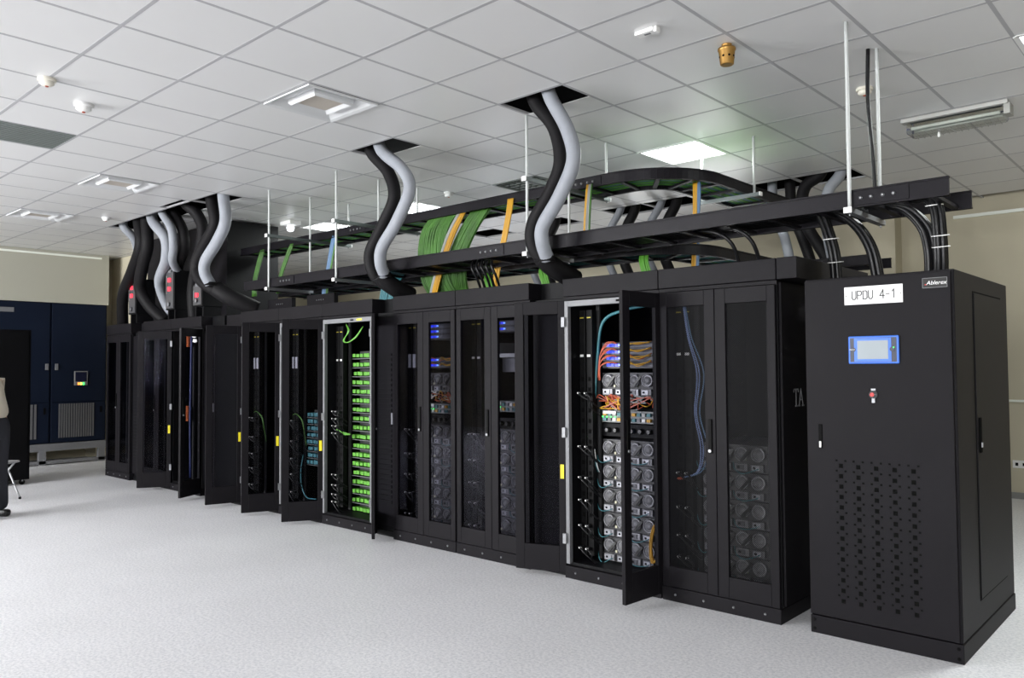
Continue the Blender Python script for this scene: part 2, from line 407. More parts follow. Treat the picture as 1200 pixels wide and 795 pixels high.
box('housing', WHITEP, r, -.07, .05, -.028, .028, -.022, .002, bevel=.004); box('clip', WHITEP, r, .05, .072, -.02, .02, -.03, .002, bevel=.003); box('indicator', SILVER, r, -.02, .02, -.008, .008, -.024, -.021)
r = empty('brass_sprinkler_cup', (-2.19, 4.30, CEIL)); tag(r, 'brass cup shaped gas nozzle with round holes hanging from the ceiling', 'nozzle')
MB().lathe([(.030, .002), (.030, -.02), (.052, -.022), (.053, -.034), (.048, -.038), (.040, -.118), (.034, -.122)]).build('cup', BRASS, r)
for k in range(8):
    a = 2*PI*k/8; c = Vector((math.cos(a), math.sin(a), 0))
    MB().cyl(c*.040+Vector((0, 0, -.075)), c*.0452+Vector((0, 0, -.075)), .007, 8).build('hole', GAP, r)
r = empty('emergency_lamp', (-1.53, 6.68, CEIL)); tag(r, 'unlit long strip lamp with clear ribbed cover on the ceiling, upper right', 'strip lamp')
box('housing', mat('lamp_body_grey', (.42, .42, .40), .5), r, -.36, .36, -.12, -.03, -.03, .002, bevel=.006)
MB().box(-.33, .33, -.10, .10, -.12, -.03).build('clear_cover', ACRYL, r, bevel=.02)
for yy in (-.05, .03): MB().cyl((-.30, yy, -.07), (.30, yy, -.07), .013).build('tube', mat('tube_off', (.75, .77, .72), .3), r)
for k in range(14): box('rib', mat('rib_grey', (.4, .4, .38), .5), r, -.29+k*.044, -.287+k*.044, -.104, .104, -.123, -.119)
box('end_cap', mat('cap_grey', (.3, .3, .28), .5), r, .33, .37, -.10, .02, -.1, -.02); MB().lathe([(.008, -.12), (.012, -.15), (.004, -.16)], 10, (-.12, 0, 0)).build('pull_knob', WHITEP, r)
r = empty('spot_lamp', (-9.02, 5.62, CEIL)); tag(r, 'small lit white twin spot unit under the ceiling left of the far lamp', 'spot lamp')
box('housing', WHITEP, r, -.12, .12, -.08, .08, -.05, .002, bevel=.006); MB().lathe([(.035, -.05), (.05, -.08), (.04, -.12), (.02, -.13)]).build('lens', mat('spot_glow', (.9, .9, 1), .4, emit=(.9, .94, 1), es=2.2), r)

# ------------------------------------------------------------------ rack cabinets
FY = 4.46                       # front plane of the row
REAR = 5.66
hinge_me = MB().box(-.012, .012, -.022, .006, -.035, .035).mesh('hinge', STEEL)
def door(rack, x, w_, left, ang, kind, tall=(.095, 1.975), yellow=False, handle=True, stile=(.05, .07)):
    """hinged leaf; local x runs from the hinge to the free edge, outer face is local -y"""
    s = 1 if left else -1
    z0, z1 = tall; t = .014; st_h, st_f = stile
    z0 = .035 if ang else .092      # closed leaves stop above the plinth lip
    def X(a, b): return (a, b) if left else (-b, -a)
    f = MB()
    f.box(*X(0, st_h), -t, t, z0, z1); f.box(*X(w_-st_f, w_), -t, t, z0, z1)
    f.box(*X(st_h, w_-st_f), -t, t, z1-.095, z1); f.box(*X(st_h, w_-st_f), -t, t, z0, .22)
    d = f.build('door', BLACK, rack, (x, FY+.014, 0), math.radians(-ang if left else ang), bevel=.003)
    pm = PERF if kind == 'perf' else GLASS
    box('perforated_sheet' if kind == 'perf' else 'glass_pane', pm, d, *X(st_h-.004, w_-st_f+.004), -.003, .003, .215, z1-.09)
    if handle:
        hx = X(w_-.045, w_-.022)
        box('handle', mat('handle_black', (.003, .003, .003), .5, spec=.08), d, *hx, -t-.012, -t, .96, 1.17, bevel=.003)
        MB().cyl((sum(hx)/2, -t-.018, .975), (sum(hx)/2, -t-.010, .975), .010, 10).build('lock', STEEL, d)
    for hz in ((.28, 1.03, 1.82) if ang else ()):
        share('hinge', hinge_me, d, (s*.006, t+.014 if ang else t+.006, hz))
    if yellow:
        box('yellow_label', YLABEL, d, *X(.012, .038), t, t+.0015, .70, .80); 
    return d
bolt_me = MB().lathe([(.008, 0), (.008, -.004), (.004, -.006)], 10, axis='y').mesh('bolt', STEEL)
def rack(x0, x1, label, ldoor=None, rdoor=None, kind='glass', open_=False, header=True, head_in=0, group='server rack cabinets in the front row', backm=BLACK2, yellowL=False, yellowR=False):
    r = empty('server_rack', (x0, 0, 0)); tag(r, label, 'server rack', group); w_ = x1-x0; r.location = (x0, 0, 0)
    g_ = .004
    s = MB()
    s.box(g_, .03, FY+.03, REAR, .09, 2.0); s.box(w_-.03, w_-g_, FY+.03, REAR, .09, 2.0)
    s.box(.03, w_-.03, FY+.03, REAR, 1.985, 2.0); s.box(.03, w_-.03, FY+.03, REAR, .09, .11); s.box(.03, w_-.03, REAR-.02, REAR, .11, 1.985)
    s.build('cabinet_body', backm, r)
    p = box('plinth', BLACK, r, g_, w_-g_, FY+.0, REAR, 0, .088, bevel=.004)
    for q in (.1, .3, .5, .7):
        if q < w_: share('bolt', bolt_me, p, (q*w_/.8, FY, .045))
    if header: box('header_panel', BLACK, r, g_/2, w_-g_/2, FY+head_in, REAR, 2.003, 2.13, bevel=.004)
    box('lintel', BLACK, r, .002, w_-.002, FY+.012, FY+.05, 1.979, 2.0)
    # 19 inch mounting rails
    for q in (w_/2-.265, w_/2+.235):
        q = max(q, .035)
        box('mounting_rail', mat('rail_grey', (.035, .035, .037), .5, spec=.2), r, q, q+.03, 4.68, 4.70, .12, 1.97)
    if open_:
        box('post', SILVER, r, .010, .045, FY+.004, FY+.04, .10, 1.972, bevel=.003); box('post', SILVER, r, w_-.040, w_-.010, FY+.004, FY+.04, .10, 1.972, bevel=.003)
        tb = box('top_bar', SILVER, r, .045, w_-.040, FY+.004, FY+.04, 1.93, 1.972, bevel=.003)
        box('sticker', YLABEL, tb, w_*.70, w_*.80, FY+.0025, FY+.004, 1.943, 1.958); box('slot', GAP, tb, w_*.58, w_*.64, FY+.0025, FY+.004, 1.943, 1.957)
    dw = w_/2-.012
    if ldoor is not None: door(r, .010, dw, True, ldoor, kind, yellow=yellowL)
    if rdoor is not None: door(r, w_-.010, dw, False, rdoor, kind, yellow=yellowR, handle=(ldoor is None or rdoor > 0))
    return r

R1 = rack(-2.785, -1.985, 'black rack with closed perforated double doors next to the power cabinet', 0, 0, 'perf')
R2 = rack(-3.585, -2.785, 'open rack with silver frame, blue lit patch modules and stacked fan servers', 160, 86, open_=True, yellowL=True)
R3 = rack(-4.705, -3.905, 'closed glass door rack partly hidden behind a swung open door', 0, 0)
R4 = rack(-5.505, -4.705, 'closed glass door rack with two groups of blue lights', 0, 0)
R5 = rack(-6.60, -5.80, 'open rack with a column of bright green plugs', 121, 143, open_=True, yellowL=True)
R6 = rack(-7.38, -6.60, 'open rack holding teal plug panels seen through a glass door', 113, None, open_=True, yellowL=True)
R7 = rack(-8.16, -7.38, 'open dark rack whose silver post stands left of two swung glass doors', 107, None, open_=True, yellowL=True)
R8 = rack(-9.89, -9.08, 'far open rack with orange and blue cables down one side', 123, 118, yellowL=True)
R9 = rack(-10.70, -9.89, 'far rack mostly hidden behind an open glass door', 0, 0)
R10 = rack(-11.94, -11.10, 'last rack at the far left end of the row with both doors shut', 0, 0)
R11 = rack(-8.78, -8.16, 'plain rack without top fascia behind a swung open door', None, None, header=True, head_in=.16)
box('blank_front', BLACK2, R11, .03, .59, FY+.03, FY+.04, .1, 1.98)
# end return of the header over the side of the first rack, and the letters on its side panel
box('header_return', BLACK, R1, .803, .925, FY, REAR, 2.003, 2.13, bevel=.004)
box('side_panel', BLACK, R1, .797, .812, FY+.04, REAR-.02, .10, 1.99, bevel=.003)

def cooler(x0, x1, label):
    r = empty('row_cooling_unit', (x0, 0, 0)); w_ = x1-x0; tag(r, label, 'cooling unit', 'narrow cooling units between racks')
    box('body', BLACK2, r, .006, w_-.006, FY+.06, REAR, .05, 2.0, bevel=.004); box('plinth', BLACK2, r, .006, w_-.006, FY+.05, REAR, 0, .048)
    d = box('front_door', BLACK, r, .012, w_-.012, FY+.03, FY+.058, .10, 1.95, bevel=.004)
    for k in range(30): box('grille_slat', BLACK2, d, .05, w_-.05, FY+.022, FY+.03, .3+k*.045, .325+k*.045)
    box('handle', STEEL, d, w_-.05, w_-.03, FY+.018, FY+.03, 1.0, 1.1)
    box('top_fascia', BLACK2, r, .004, w_-.004, FY+.14, REAR, 2.003, 2.13)
cooler(-3.905, -3.585, 'narrow black cooling unit in the gap behind the large open door')
cooler(-5.80, -5.505, 'narrow black cooling unit between the green plug rack and the glass door racks')
cooler(-9.08, -8.78, 'narrow black cooling unit beside the far open rack')
cooler(-11.10, -10.70, 'narrow black cooling unit near the far end of the row')

# ------------------------------------------------------------------ rack contents
EY = 4.70        # front of the mounted equipment
def make_server():
    r = empty('fan_server')
    box('chassis', SRVM, r, 0, .45, 0, .62, 0, .168)
    box('face_plate', mat('server_dark', (.035, .035, .038), .5), r, .003, .447, -.004, 0, .002, .166)
    ring = MB().lathe([(.046, .0), (.046, -.022), (.040, -.024), (.036, -.014)], 18, axis='y').mesh('fan', FANM)
    hub = MB().lathe([(.035, -.006), (.030, -.019), (.012, -.021)], 14, axis='y').mesh('fan_hub', FANH)
    lever = MB().bar((-.045, -.03, -.035), (.02, -.03, .04), .006, .018).mesh('lever', mat('lever_black', (.01, .01, .01), .4))
    for k, x in enumerate((.060, .170, .282, .392)):
        f = share('fan', ring, r, (x, -.004, .115)); share('fan_hub', hub, f)
        if k != 3: share('lever', lever, f, (.045, 0, -.01))
    for k, x in enumerate((.02, .13, .24, .345)):
        p = box('power_supply', FANM if k % 2 == 0 else SRVM, r, x, x+.085, -.03, -.004, .010, .055, bevel=.002)
        MB().box(x+.012, x+.062, -.036, -.03, .018, .047).build('latch', mat('latch_silver', (.32, .325, .36), .4, metal=.3) if k in (0, 1, 3) else SRVM, p)
        box('outlet', GAP, p, x+.020, x+.036, -.0375, -.036, .026, .040)
    box('status_led', mat('led_yellowgreen', (.3, .5, .05), .4, emit=(.5, .9, .1), es=1.2), r, .30, .306, -.006, -.004, .075, .081)
    box('tab', mat('tab_beige', (.6, .58, .42), .5), r, .105, .118, -.012, -.004, .066, .082)
    return r
proto_srv = make_server()
ORD = ['lowest', 'second', 'third', 'fourth', 'fifth', 'sixth', 'seventh', 'eighth']
def server(x, z, label, group):
    o = copy_tree(proto_srv)
    o.location = (x, EY, z); tag(o, label, 'server', group); return o
def cord(name, pts, r_, m_, label, cat, group, sides=6, n=5):
    return tag(MB().tube(pts, r_, sides, n).build(name, m_), label, cat, group)
def servers_in(cx, zs, where, grp, teal=True):
    x = cx-.225
    for k, z in enumerate(zs):
        so = server(x, z, '%s grey four-fan server from the bottom %s' % (ORD[k], where), grp)
        if teal:
            rr = random.Random(int(cx*100)+k)
            for (a, b, dz) in ((-.03, .10, .06), (.23, .40, .05)):
                s_ = rr.uniform(.6, 1.2)
                MB().tube([(a, -.035, .04+.02*s_), (a+.03, -.06, .04-dz*.4*s_), ((a+b)/2, -.065, .035-dz*.65*s_), (b-.02, -.05, .02), (b, -.036, .03)], .003, 6, 5).build('patch_cord', TEAL, so)
W2, W1, W3, W4 = 'in the open silver framed rack', 'behind the perforated doors', 'in the half hidden rack', 'behind glass with two blue light groups'
SZ = [.125+.176*k for k in range(5)]
servers_in(-3.185, [.112+.174*k for k in range(5)], W2, 'fan servers in the open rack')
servers_in(-2.385, SZ, W1, 'fan servers behind perforated doors')
servers_in(-4.305, SZ, W3, 'fan servers in the half hidden rack')
servers_in(-5.105, SZ, W4, 'fan servers in the blue light rack')
server(-3.185-.225, 1.285, 'single four-fan server above the cable tangle in the open silver framed rack', 'upper fan servers')
server(-5.105-.225, 1.285, 'single four-fan server below the lower blue lights behind closed glass', 'upper fan servers')

def drop_tree(o):
    for ch in list(o.children): drop_tree(ch)
    bpy.data.objects.remove(o)
drop_tree(proto_srv)
def blue_patch(cx, z, rows, label, orange=True):
    r = empty('lit_patch_module', (cx-.225, EY, z)); tag(r, label, 'patch module', 'blue lit patch modules')
    box('chassis', mat('module_dark', (.03, .03, .035), .5), r, 0, .45, 0, .4, 0, rows*.047)
    for k in range(rows):
        zz = .024+k*.047
        box('card', mat('card_grey', (.10, .10, .12), .5), r, .01, .44, -.012, 0, zz-.015, zz+.015)
        for q in (.05, .085, .125): box('blue_light', BLUELED, r, q, q+.028, -.018, -.012, zz-.008, zz+.010)
        box('white_light', WLED, r, .155, .170, -.02, -.012, zz-.005, zz+.007)
    return r
blue_patch(-3.185, 1.485, 4, 'four row module with blue lights and orange cables in the open silver framed rack')
blue_patch(-5.105, 1.745, 3, 'three row blue lit module near the top behind closed glass')
blue_patch(-5.105, 1.495, 2, 'two row blue lit module with red cables behind closed glass')
blue_patch(-4.305, 1.785, 2, 'two row blue lit module at the top of the half hidden rack')
def cable_fan(cx, z, rows, m1, m2, label):
    rr = random.Random(int(z*100)+int(cx*10)); r = empty('cable_tangle', (cx, EY, z)); tag(r, label, 'cables', 'coloured cable tangles')
    for k in range(rows):
        zz = k*.047
        for q in range(3):
            MB().tube([(-.22+rr.uniform(-.01, .01), -.05, -.06-.02*q), (-.20, -.06, zz*.6+.0), (-.15+.02*q, -.05, zz+.03), (-.08, -.02, zz+.02)], .0035, 5, 5).build('left_cable', m1, r)
        for q in range(4):
            y = -.03-.008*q; dz = rr.uniform(-.012, .012)
            MB().tube([(-.03, -.02, zz+.01+dz), (.05, y-.02, zz+.02+dz), (.12, y-.02, zz+.012-dz), (.21, y+.005, zz+.03+dz)], .0038, 5, 5).build('right_cable', m2 if q % 2 else m1 if q == 0 else YELLOW if q == 2 else GREYC, r)
cable_fan(-3.185, 1.50, 4, ORANGE, YELLOW, 'orange and yellow cables fanning from the four row blue module')
cable_fan(-5.105, 1.51, 2, ORANGE, YELLOW, 'red and yellow cables at the two row blue module behind glass')
def tangle(cx, z, label, cols, n=16, h=.10):
    rr = random.Random(int(cx*77)); r = empty('cable_tangle', (cx, EY, z)); tag(r, label, 'cables', 'coloured cable tangles')
    for k in range(n):
        a = -.22+.4*rr.random(); pts = []
        for q in range(5): pts.append((max(-.25, min(.23, a+rr.uniform(-.08, .10)*q*.6)), -.02-.05*rr.random(), h*rr.random()))
        MB().tube(pts, .0042, 5, 5).build('cable', cols[k % len(cols)], r)
tangle(-3.185, 1.19, 'orange, yellow and pink cables tangled under the upper server of the open rack', [ORANGE, ORANGE, YELLOW, mat('pink_cable', (.6, .22, .18), .5), GREYC], 20, .11)
tangle(-5.105, 1.20, 'red and yellow cables tangled in the rack with two blue light groups', [ORANGE, YELLOW, GREYC, WHITEP], 14, .10)
def switch(cx, z, label, gl=True):
    r = empty('network_switch', (cx-.225, EY, z)); tag(r, label, 'network switch', 'network switches in the racks')
    box('chassis', mat('switch_grey', (.16, .17, .17), .45), r, 0, .45, -.01, .4, 0, .085)
    for row in range(2):
        for k in range(10):
            mm = (TEALP, SRVM, WHITEP, YELLOW, TEALP, GREYC)[(k*7+row*3) % 6]
            box('plug', mm, r, .025+k*.041, .052+k*.041, -.035, -.01, .012+row*.038, .034+row*.038)
    if gl:
        for k in range(4): box('green_light', GREENLED, r, .02+k*.035, .032+k*.035, -.038, -.0355, .036, .044)
    box('white_tag', WHITEP, r, .03, .14, -.04, -.036, .062, .082)
switch(-3.185, 1.10, 'network switch with green lights and teal plugs in the open silver framed rack')
switch(-5.105, 1.10, 'network switch with teal plugs behind the glass doors with two blue groups')
switch(-4.305, 1.14, 'network switch with green lights in the half hidden rack')
r = empty('cable_shelf', (-4.305-.225, EY, 1.58)); tag(r, 'grey bracket shelf with wires in the half hidden rack', 'shelf')
box('plate', mat('shelf_grey', (.45, .46, .47), .4), r, 0, .45, -.02, .3, 0, .03); box('upright', mat('shelf_grey', (.4, .4, .4), .4), r, .0, .03, -.02, .3, .03, .12); box('rear_plate', SRVM, r, .03, .45, .1, .11, -.12, 0)
for cx, nm in ((-3.185, W2), (-5.105, W4), (-4.305, W3)):
    r = empty('blanking_panel', (cx-.225, EY, 1.0)); tag(r, 'black cable panel between switch and servers '+nm, 'panel', 'black cable panels')
    box('plate', BLACK2, r, 0, .45, 0, .02, 0, .09)
    for k in range(6): MB().lathe([(.02, 0), (.02, -.02), (.014, -.03)], 8, (.05+k*.07, 0, .045), 'y').build('loop', mat('loop_black', (.02, .02, .02), .35), r)
# big teal cable hanging in the open rack
cord('teal_hanging_cable', [(-2.95, EY+.02, 1.93), (-3.20, EY-.01, 1.90), (-3.38, EY-.03, 1.82), (-3.42, EY-.05, 1.55), (-3.44, EY-.06, 1.25), (-3.46, EY-.07, 1.05)], .011, TEAL, 'thick teal cable hanging down beside the blue lights in the open rack', 'cable', None, 8, 6)
for k, (dx, m_, lb) in enumerate(((0, GREENC, 'green'), (.012, TEAL, 'teal'), (.022, WHITEP, 'white'))):
    cord('green_looped_cord', [(-3.54, 4.64, .98), (-3.50+dx, 4.62, 1.0), (-3.46+dx, 4.62, .94), (-3.44+dx, 4.63, .80), (-3.44+dx, 4.66, .74)], .004, m_, 'thin %s cord arching from the power strip in the silver framed rack' % lb, 'cable', 'arching cords in the silver framed rack')
r = empty('yellow_cable_coil', (-2.935, EY-.05, .30)); tag(r, 'coil of yellow fibre cable hanging low at the right of the open rack', 'cable coil')
for k in range(7):
    a = random.uniform(-.012, .012); pts = []
    for q in range(17):
        t = 2*PI*q/16; pts.append((a+.035*math.sin(t)*(1+.1*math.sin(k)), -.004*k+.02*math.cos(t), .12*math.cos(t)*(1+.06*math.cos(k*2))))
    MB().tube(pts, .0035, 5, 2).build('loop', YELLOW, r)
# power strips with cords
def power_strip(x, label, n=9, tags=True, seed=1):
    rr = random.Random(seed)
    r = empty('power_strip', (x, 4.60, .15)); tag(r, label, 'power strip', 'vertical power strips inside racks')
    box('body', mat('strip_black', (.006, .006, .0065), .5, spec=.1), r, 0, .05, 0, .05, 0, 1.76, bevel=.003); box('second_body', mat('strip_black', (.006, .006, .0065), .5, spec=.1), r, .062, .112, 0, .05, 0, 1.76, bevel=.003)
    for q in (.005, .067):
        box('yellow_label', mat('label_dim_yellow', (.5, .42, .03), .5), r, q, q+.035, -.0015, 0, 1.70, 1.708); box('white_label', WHITEP, r, q, q+.03, -.0015, 0, 1.42, 1.437)
        for k in range(16): box('outlet', GAP, r, q+.008, q+.032, -.001, 0, .12+k*.075, .15+k*.075)
    return r
def power_cords(strip, zs, seed):
    rr = random.Random(seed); pm_ = mat('plug_black', (.012, .012, .014), .3, spec=.3)
    for z in zs:
        for q in (0, .06):
            d = rr.uniform(.03, .09)
            c = MB().tube([(0, -.035, 0), (.025, -.075, .012), (.075, -.085, -.02), (.12-q, -.06, -d), (.14-q, .02, -d-.06)], .0055, 6, 5).build('power_cord', CABLEB, strip, (.02+q, 0, z-.15))
            box('plug', pm_, c, -.012, .014, -.035, 0, -.012, .012, bevel=.004)
            box('white_tag', WHITEP, c, .014, .034, -.078, -.070, .006, .016)
WHERE = {-3.585: W2, -2.785: W1, -4.705: W3, -5.505: W4, -6.60: 'in the rack of green plugs', -7.38: 'in the rack of teal plugs', -8.16: 'in the dark rack by the silver post'}
for k, (x, wv) in enumerate(WHERE.items()):
    ps = power_strip(x+.045, 'black double power strip on the left side '+wv, seed=k)
    power_cords(ps, {0: [.20, .36, .54, .70, .92, 1.30], 1: [.26, .40, .58, .80], 4: [1.07, 1.0, .93, .86, .46, .36, .27, .2]}.get(k, [.22, .40, .56, .74, .95]), 10+k)
    if x in (-7.38, -8.16, -5.505):
        for q in (0, .062): box('serial_plate', mat('plate_grey', (.34, .34, .38), .4), ps, .005+q, .040+q, -.008, -.001, 1.35, 1.47)
# pale blue cables in the perforated rack
for k, (dx, lb) in enumerate(((0, 'left'), (.018, 'middle'), (.05, 'right'))):
    t = cord('hanging_cable', [(-2.66+dx*.3, 4.56, 1.90), (-2.62+dx*.5, 4.55, 1.68), (-2.56+dx, 4.55, 1.45), (-2.58+dx*.7, 4.55, 1.2), (-2.54+dx, 4.55, .98), (-2.56+dx*.5, 4.54, .83), (-2.66-dx*.2, 4.53, .78)], .0045, LBLUE if k < 2 else BLUEC, '%s one of three loose blue cables with orange tips behind the perforated door' % lb, 'cable', 'pale blue loose cables')
    MB().tube([(-2.66-dx*.2, 4.53, .78), (-2.69-dx*.2, 4.53, .772)], .008, 6, 1).build('plug_tip', ORANGE, t)
# green plug panels
def plug_panel(cx, z, m_, label, group, seed):
    rr = random.Random(seed)
    r = empty('plug_panel', (cx-.225, EY+.09, z)); tag(r, label, 'patch panel', group)
    box('plate', mat('panel_steel', (.05, .052, .052), .5, spec=.2), r, 0, .45, 0, .012, 0, .072)
    box('cable_bar', mat('bar_grey', (.14, .15, .15), .4), r, 0, .45, -.09, -.082, -.006, .0)
    for k in range(8):
        x = .012+k*.056+rr.uniform(-.003, .003)
        p = MB().box(x, x+.044, -.085-rr.uniform(0, .018), -.03, .008+rr.uniform(0, .006), .044+rr.uniform(0, .006)).build('plug', m_, r, bevel=.004)
        MB().cyl((x+.02, -.03, .027), (x+.02, 0, .027), .010, 8).build('boot', m_, p)
for k in range(18):
    plug_panel(-6.2, .105+k*.0875, GREENB, '%s panel of bright green plugs counted from the bottom of the open rack' % (['lowest', 'second', 'third', 'fourth', 'fifth', 'sixth', 'seventh', 'eighth', 'ninth', 'tenth', 'eleventh', 'twelfth', 'thirteenth', 'fourteenth', 'fifteenth', 'sixteenth', 'seventeenth', 'topmost'][k]), 'green plug panels', k)
for k in range(8):
    plug_panel(-6.99, .50+k*.07, TEALP, '%s panel of teal plugs from the bottom, behind swung glass' % ORD[k], 'teal plug panels', 40+k)
for k in range(3): cord('green_loop', [(-6.42, 4.62, 1.93), (-6.36+.01*k, 4.6, 1.86), (-6.42-.01*k, 4.6, 1.77), (-6.36, 4.6, 1.75), (-6.27+.01*k, 4.62, 1.80), (-6.2, 4.66, 1.9)], .005, GREENB, 'green cable loop above the topmost green plugs', 'cable', 'green cable loops')
for k in range(3): cord('green_branch', [(-6.52, 4.58, .89+.006*k), (-6.46, 4.56, .90), (-6.40, 4.58, .88-.01*k), (-6.34, 4.62, .86)], .005, GREENB, 'green cable crossing from the strip to the green plugs at mid height', 'cable', 'green crossing cables')
for x, wv in ((-7.38, 'teal plug rack'), (-8.16, 'dark rack right of the silver post')):
    for k in range(2): cord('green_drop', [(x+.12, 4.56, 1.02), (x+.2, 4.55, 1.03), (x+.28+.015*k, 4.56, .97), (x+.30, 4.58, .85), (x+.28, 4.62, .70)], .0035, GREENC, 'thin green cable drooping in the '+wv, 'cable', 'thin green cables in the '+wv)
cord('teal_droop', [(-7.22, 4.66, .6), (-7.2, 4.62, .45), (-7.19, 4.62, .30), (-7.1, 4.62, .18), (-6.95, 4.64, .17)], .006, TEAL, 'teal cable drooping below the teal plugs', 'cable', None)
tag(box('teal_plug_block', TEALP, None, -7.72, -7.66, 4.62, 4.68, .22, .27, bevel=.01), 'small teal block low in the dark rack right of the silver post', 'plug')
# far open rack: orange strip and blue cable run
for (z0, z1) in ((1.78, 1.93), (.85, 1.05)):
    r = empty('orange_connector_row', (-9.76, 4.60, z0)); tag(r, ('upper' if z0 > 1.5 else 'lower')+' row of orange connectors inside the far open rack', 'connectors', 'orange connector rows')
    box('rail', BLACK2, r, 0, .06, .03, .05, 0, z1-z0)
    for k in range(int((z1-z0)/.016)): box('connector', mat('orange_plastic', (.42, .10, .03), .5), r, .004, .056, 0, .03, k*.016, k*.016+.012)
tag(MB().tube([(-9.68, 4.63, .15), (-9.68, 4.62, .8), (-9.69, 4.63, 1.4), (-9.68, 4.63, 1.95)], .014, 6, 4).build('blue_cable_run', mat('dark_blue_cable', (.02, .03, .12), .5)), 'dark blue cable run up the side of the far open rack', 'cable')
for k in range(2): tag(MB().lathe([(.02, 0), (.026, -.03), (.012, -.04)], 12, (-9.55+.02*k, 4.6, 1.93-.06*k)).build('indicator_lamp', mat('indicator_white', (.9, .9, .9), .3, emit=(1, 1, .95), es=1.5)), 'small white indicator lamp high inside the far open rack', 'indicator lamp', 'indicator lamps in the far rack')

# ------------------------------------------------------------------ power distribution cabinet (right foreground)
U = empty('power_cabinet', (-1.818, 4.475, 0)); tag(U, 'tall black power distribution cabinet with UPDU 4-1 sign and blue framed screen', 'power cabinet')
UW, UD = .765, 1.22
box('body', BLACK, U, 0, UW, 0, UD, .102, 1.985, bevel=.004)
pl = box('plinth', BLACK, U, -.002, UW+.004, -.006, UD+.004, 0, .098, bevel=.004)
for x in (.02, UW-.02):
    for z in (.025, .075): MB().lathe([(.009, 0), (.009, -.002)], 10, (x, -.006, z), 'y').build('bolt_hole', GAP, pl)
fd = box('front_door', BLACK, U, .004, UW-.012, -.020, 0, .108, 1.975, bevel=.003)
sg = box('sign_plate', SIGNW, U, .227, .527, -.0235, -.020, 1.828, 1.925)
GL = {'U': [[(0, 1), (0, .2), (.2, 0), (.5, 0), (.7, .2), (.7, 1)]], 'P': [[(0, 0), (0, 1), (.55, 1), (.7, .88), (.7, .62), (.55, .5), (0, .5)]], 'D': [[(0, 0), (0, 1), (.5, 1), (.7, .86), (.7, .14), (.5, 0), (0, 0)]],
      '4': [[(.55, 0), (.55, 1), (0, .3), (.75, .3)]], '-': [[(.12, .48), (.6, .48)]], '1': [[(.15, .78), (.4, 1), (.4, 0)]], ' ': [],
      'T': [[(0, 1), (.9, 1)], [(0, 1), (0, .86)], [(.9, 1), (.9, .86)], [(.45, 1), (.45, 0)], [(.28, 0), (.62, 0)]], 'A': [[(.05, 0), (.45, 1), (.85, 0)], [(.2, .36), (.7, .36)], [(-.08, 0), (.2, 0)], [(.7, 0), (1.0, 0)]]}
def strokes(s_, h_, adv, th, m_, parent, x, z, y, name, axis='y', wd=1.0):
    for ch in s_:
        b = MB()
        for pl_ in GL[ch]:
            for p, q in zip(pl_[:-1], pl_[1:]):
                a_, c_ = Vector((p[0]*h_*wd, p[1]*h_)), Vector((q[0]*h_*wd, q[1]*h_)); d_ = (c_-a_).normalized()*(th/2); n_ = Vector((-d_.y, d_.x))
                quad = [a_-d_+n_, a_-d_-n_, c_+d_-n_, c_+d_+n_]; k0 = len(b.v)
                for dy in (0, .0012):
                    for v_ in quad: b.v.append((x+v_.x, y-dy, z+v_.y) if axis == 'y' else (y+dy, x+v_.x, z+v_.y))
                for f_ in ((0, 3, 2, 1), (4, 5, 6, 7), (0, 1, 5, 4), (1, 2, 6, 5), (2, 3, 7, 6), (3, 0, 4, 7)): b.f.append(tuple(k0+i_ for i_ in f_)); b.smooth.append(False)
        if GL[ch]: b.build(name, m_, parent)
        x += adv
strokes('UPDU 4-1', .044, .0290, .0050, INK, sg, .268, 1.856, -.0236, 'sign_letter', 'y', .68)
strokes('TA', .10, .072, .008, mat('lettering_grey', (.26, .26, .27), .4), R1, 4.655, 1.255, .8128, 'side_letter', 'x', .72)
for x in (.237, .517): MB().lathe([(.003, 0), (.003, -.001)], 8, (x, -.0235, 1.877), 'y').build('rivet', INK, sg)
lc = box('screen_frame', LCDB, U, .245, .505, -.034, -.020, 1.505, 1.655, bevel=.006)
box('bezel_inset', mat('bezel_dark', (.03, .035, .06), .4), lc, .256, .494, -.0355, -.034, 1.515, 1.645)
box('bezel_blue', LCDB, lc, .278, .468, -.037, -.0355, 1.517, 1.643); box('screen', LCDG, lc, .295, .453, -.0385, -.037, 1.530, 1.630)
for x in (.273, .473): MB().lathe([(.013, 0), (.013, -.002)], 12, (x, -.037, 1.582), 'y').build('side_notch', mat('bezel_dark', (.03, .035, .06), .4), lc)
text('maker_mark', 'Ablerex', .009, SIGNW, lc, FACE_Y(.269, -.0395, 1.583)); box('power_light', GREENLED, lc, .478, .483, -.0395, -.0375, 1.588, 1.593)
kb = MB().lathe([(.022, 0), (.022, -.006), (.016, -.010), (.016, -.020), (.012, -.023)], 16, (.368, -.020, 1.34), 'y').build('emergency_button', STEEL, U)
MB().lathe([(.0115, 0), (.0115, -.003)], 12, (.368, -.043, 1.34), 'y').build('red_cap', mat('button_red', (.5, .03, .03), .4), kb); box('bracket', STEEL, kb, .360, .376, -.026, -.020, 1.296, 1.322); box('tab', STEEL, kb, .356, .380, -.024, -.020, 1.362, 1.372)
hd = box('handle', mat('handle_slot', (.003, .003, .003), .5, spec=.05), U, .070, .090, -.026, -.020, 1.035, 1.17, bevel=.003)
MB().box(.074, .086, -.032, -.026, 1.04, 1.075).build('lock', WHITEP, hd, bevel=.003)
lg = box('maker_plate', mat('plate_black', (.008, .008, .008), .3), U, .622, .739, -.0225, -.020, 1.893, 1.945)
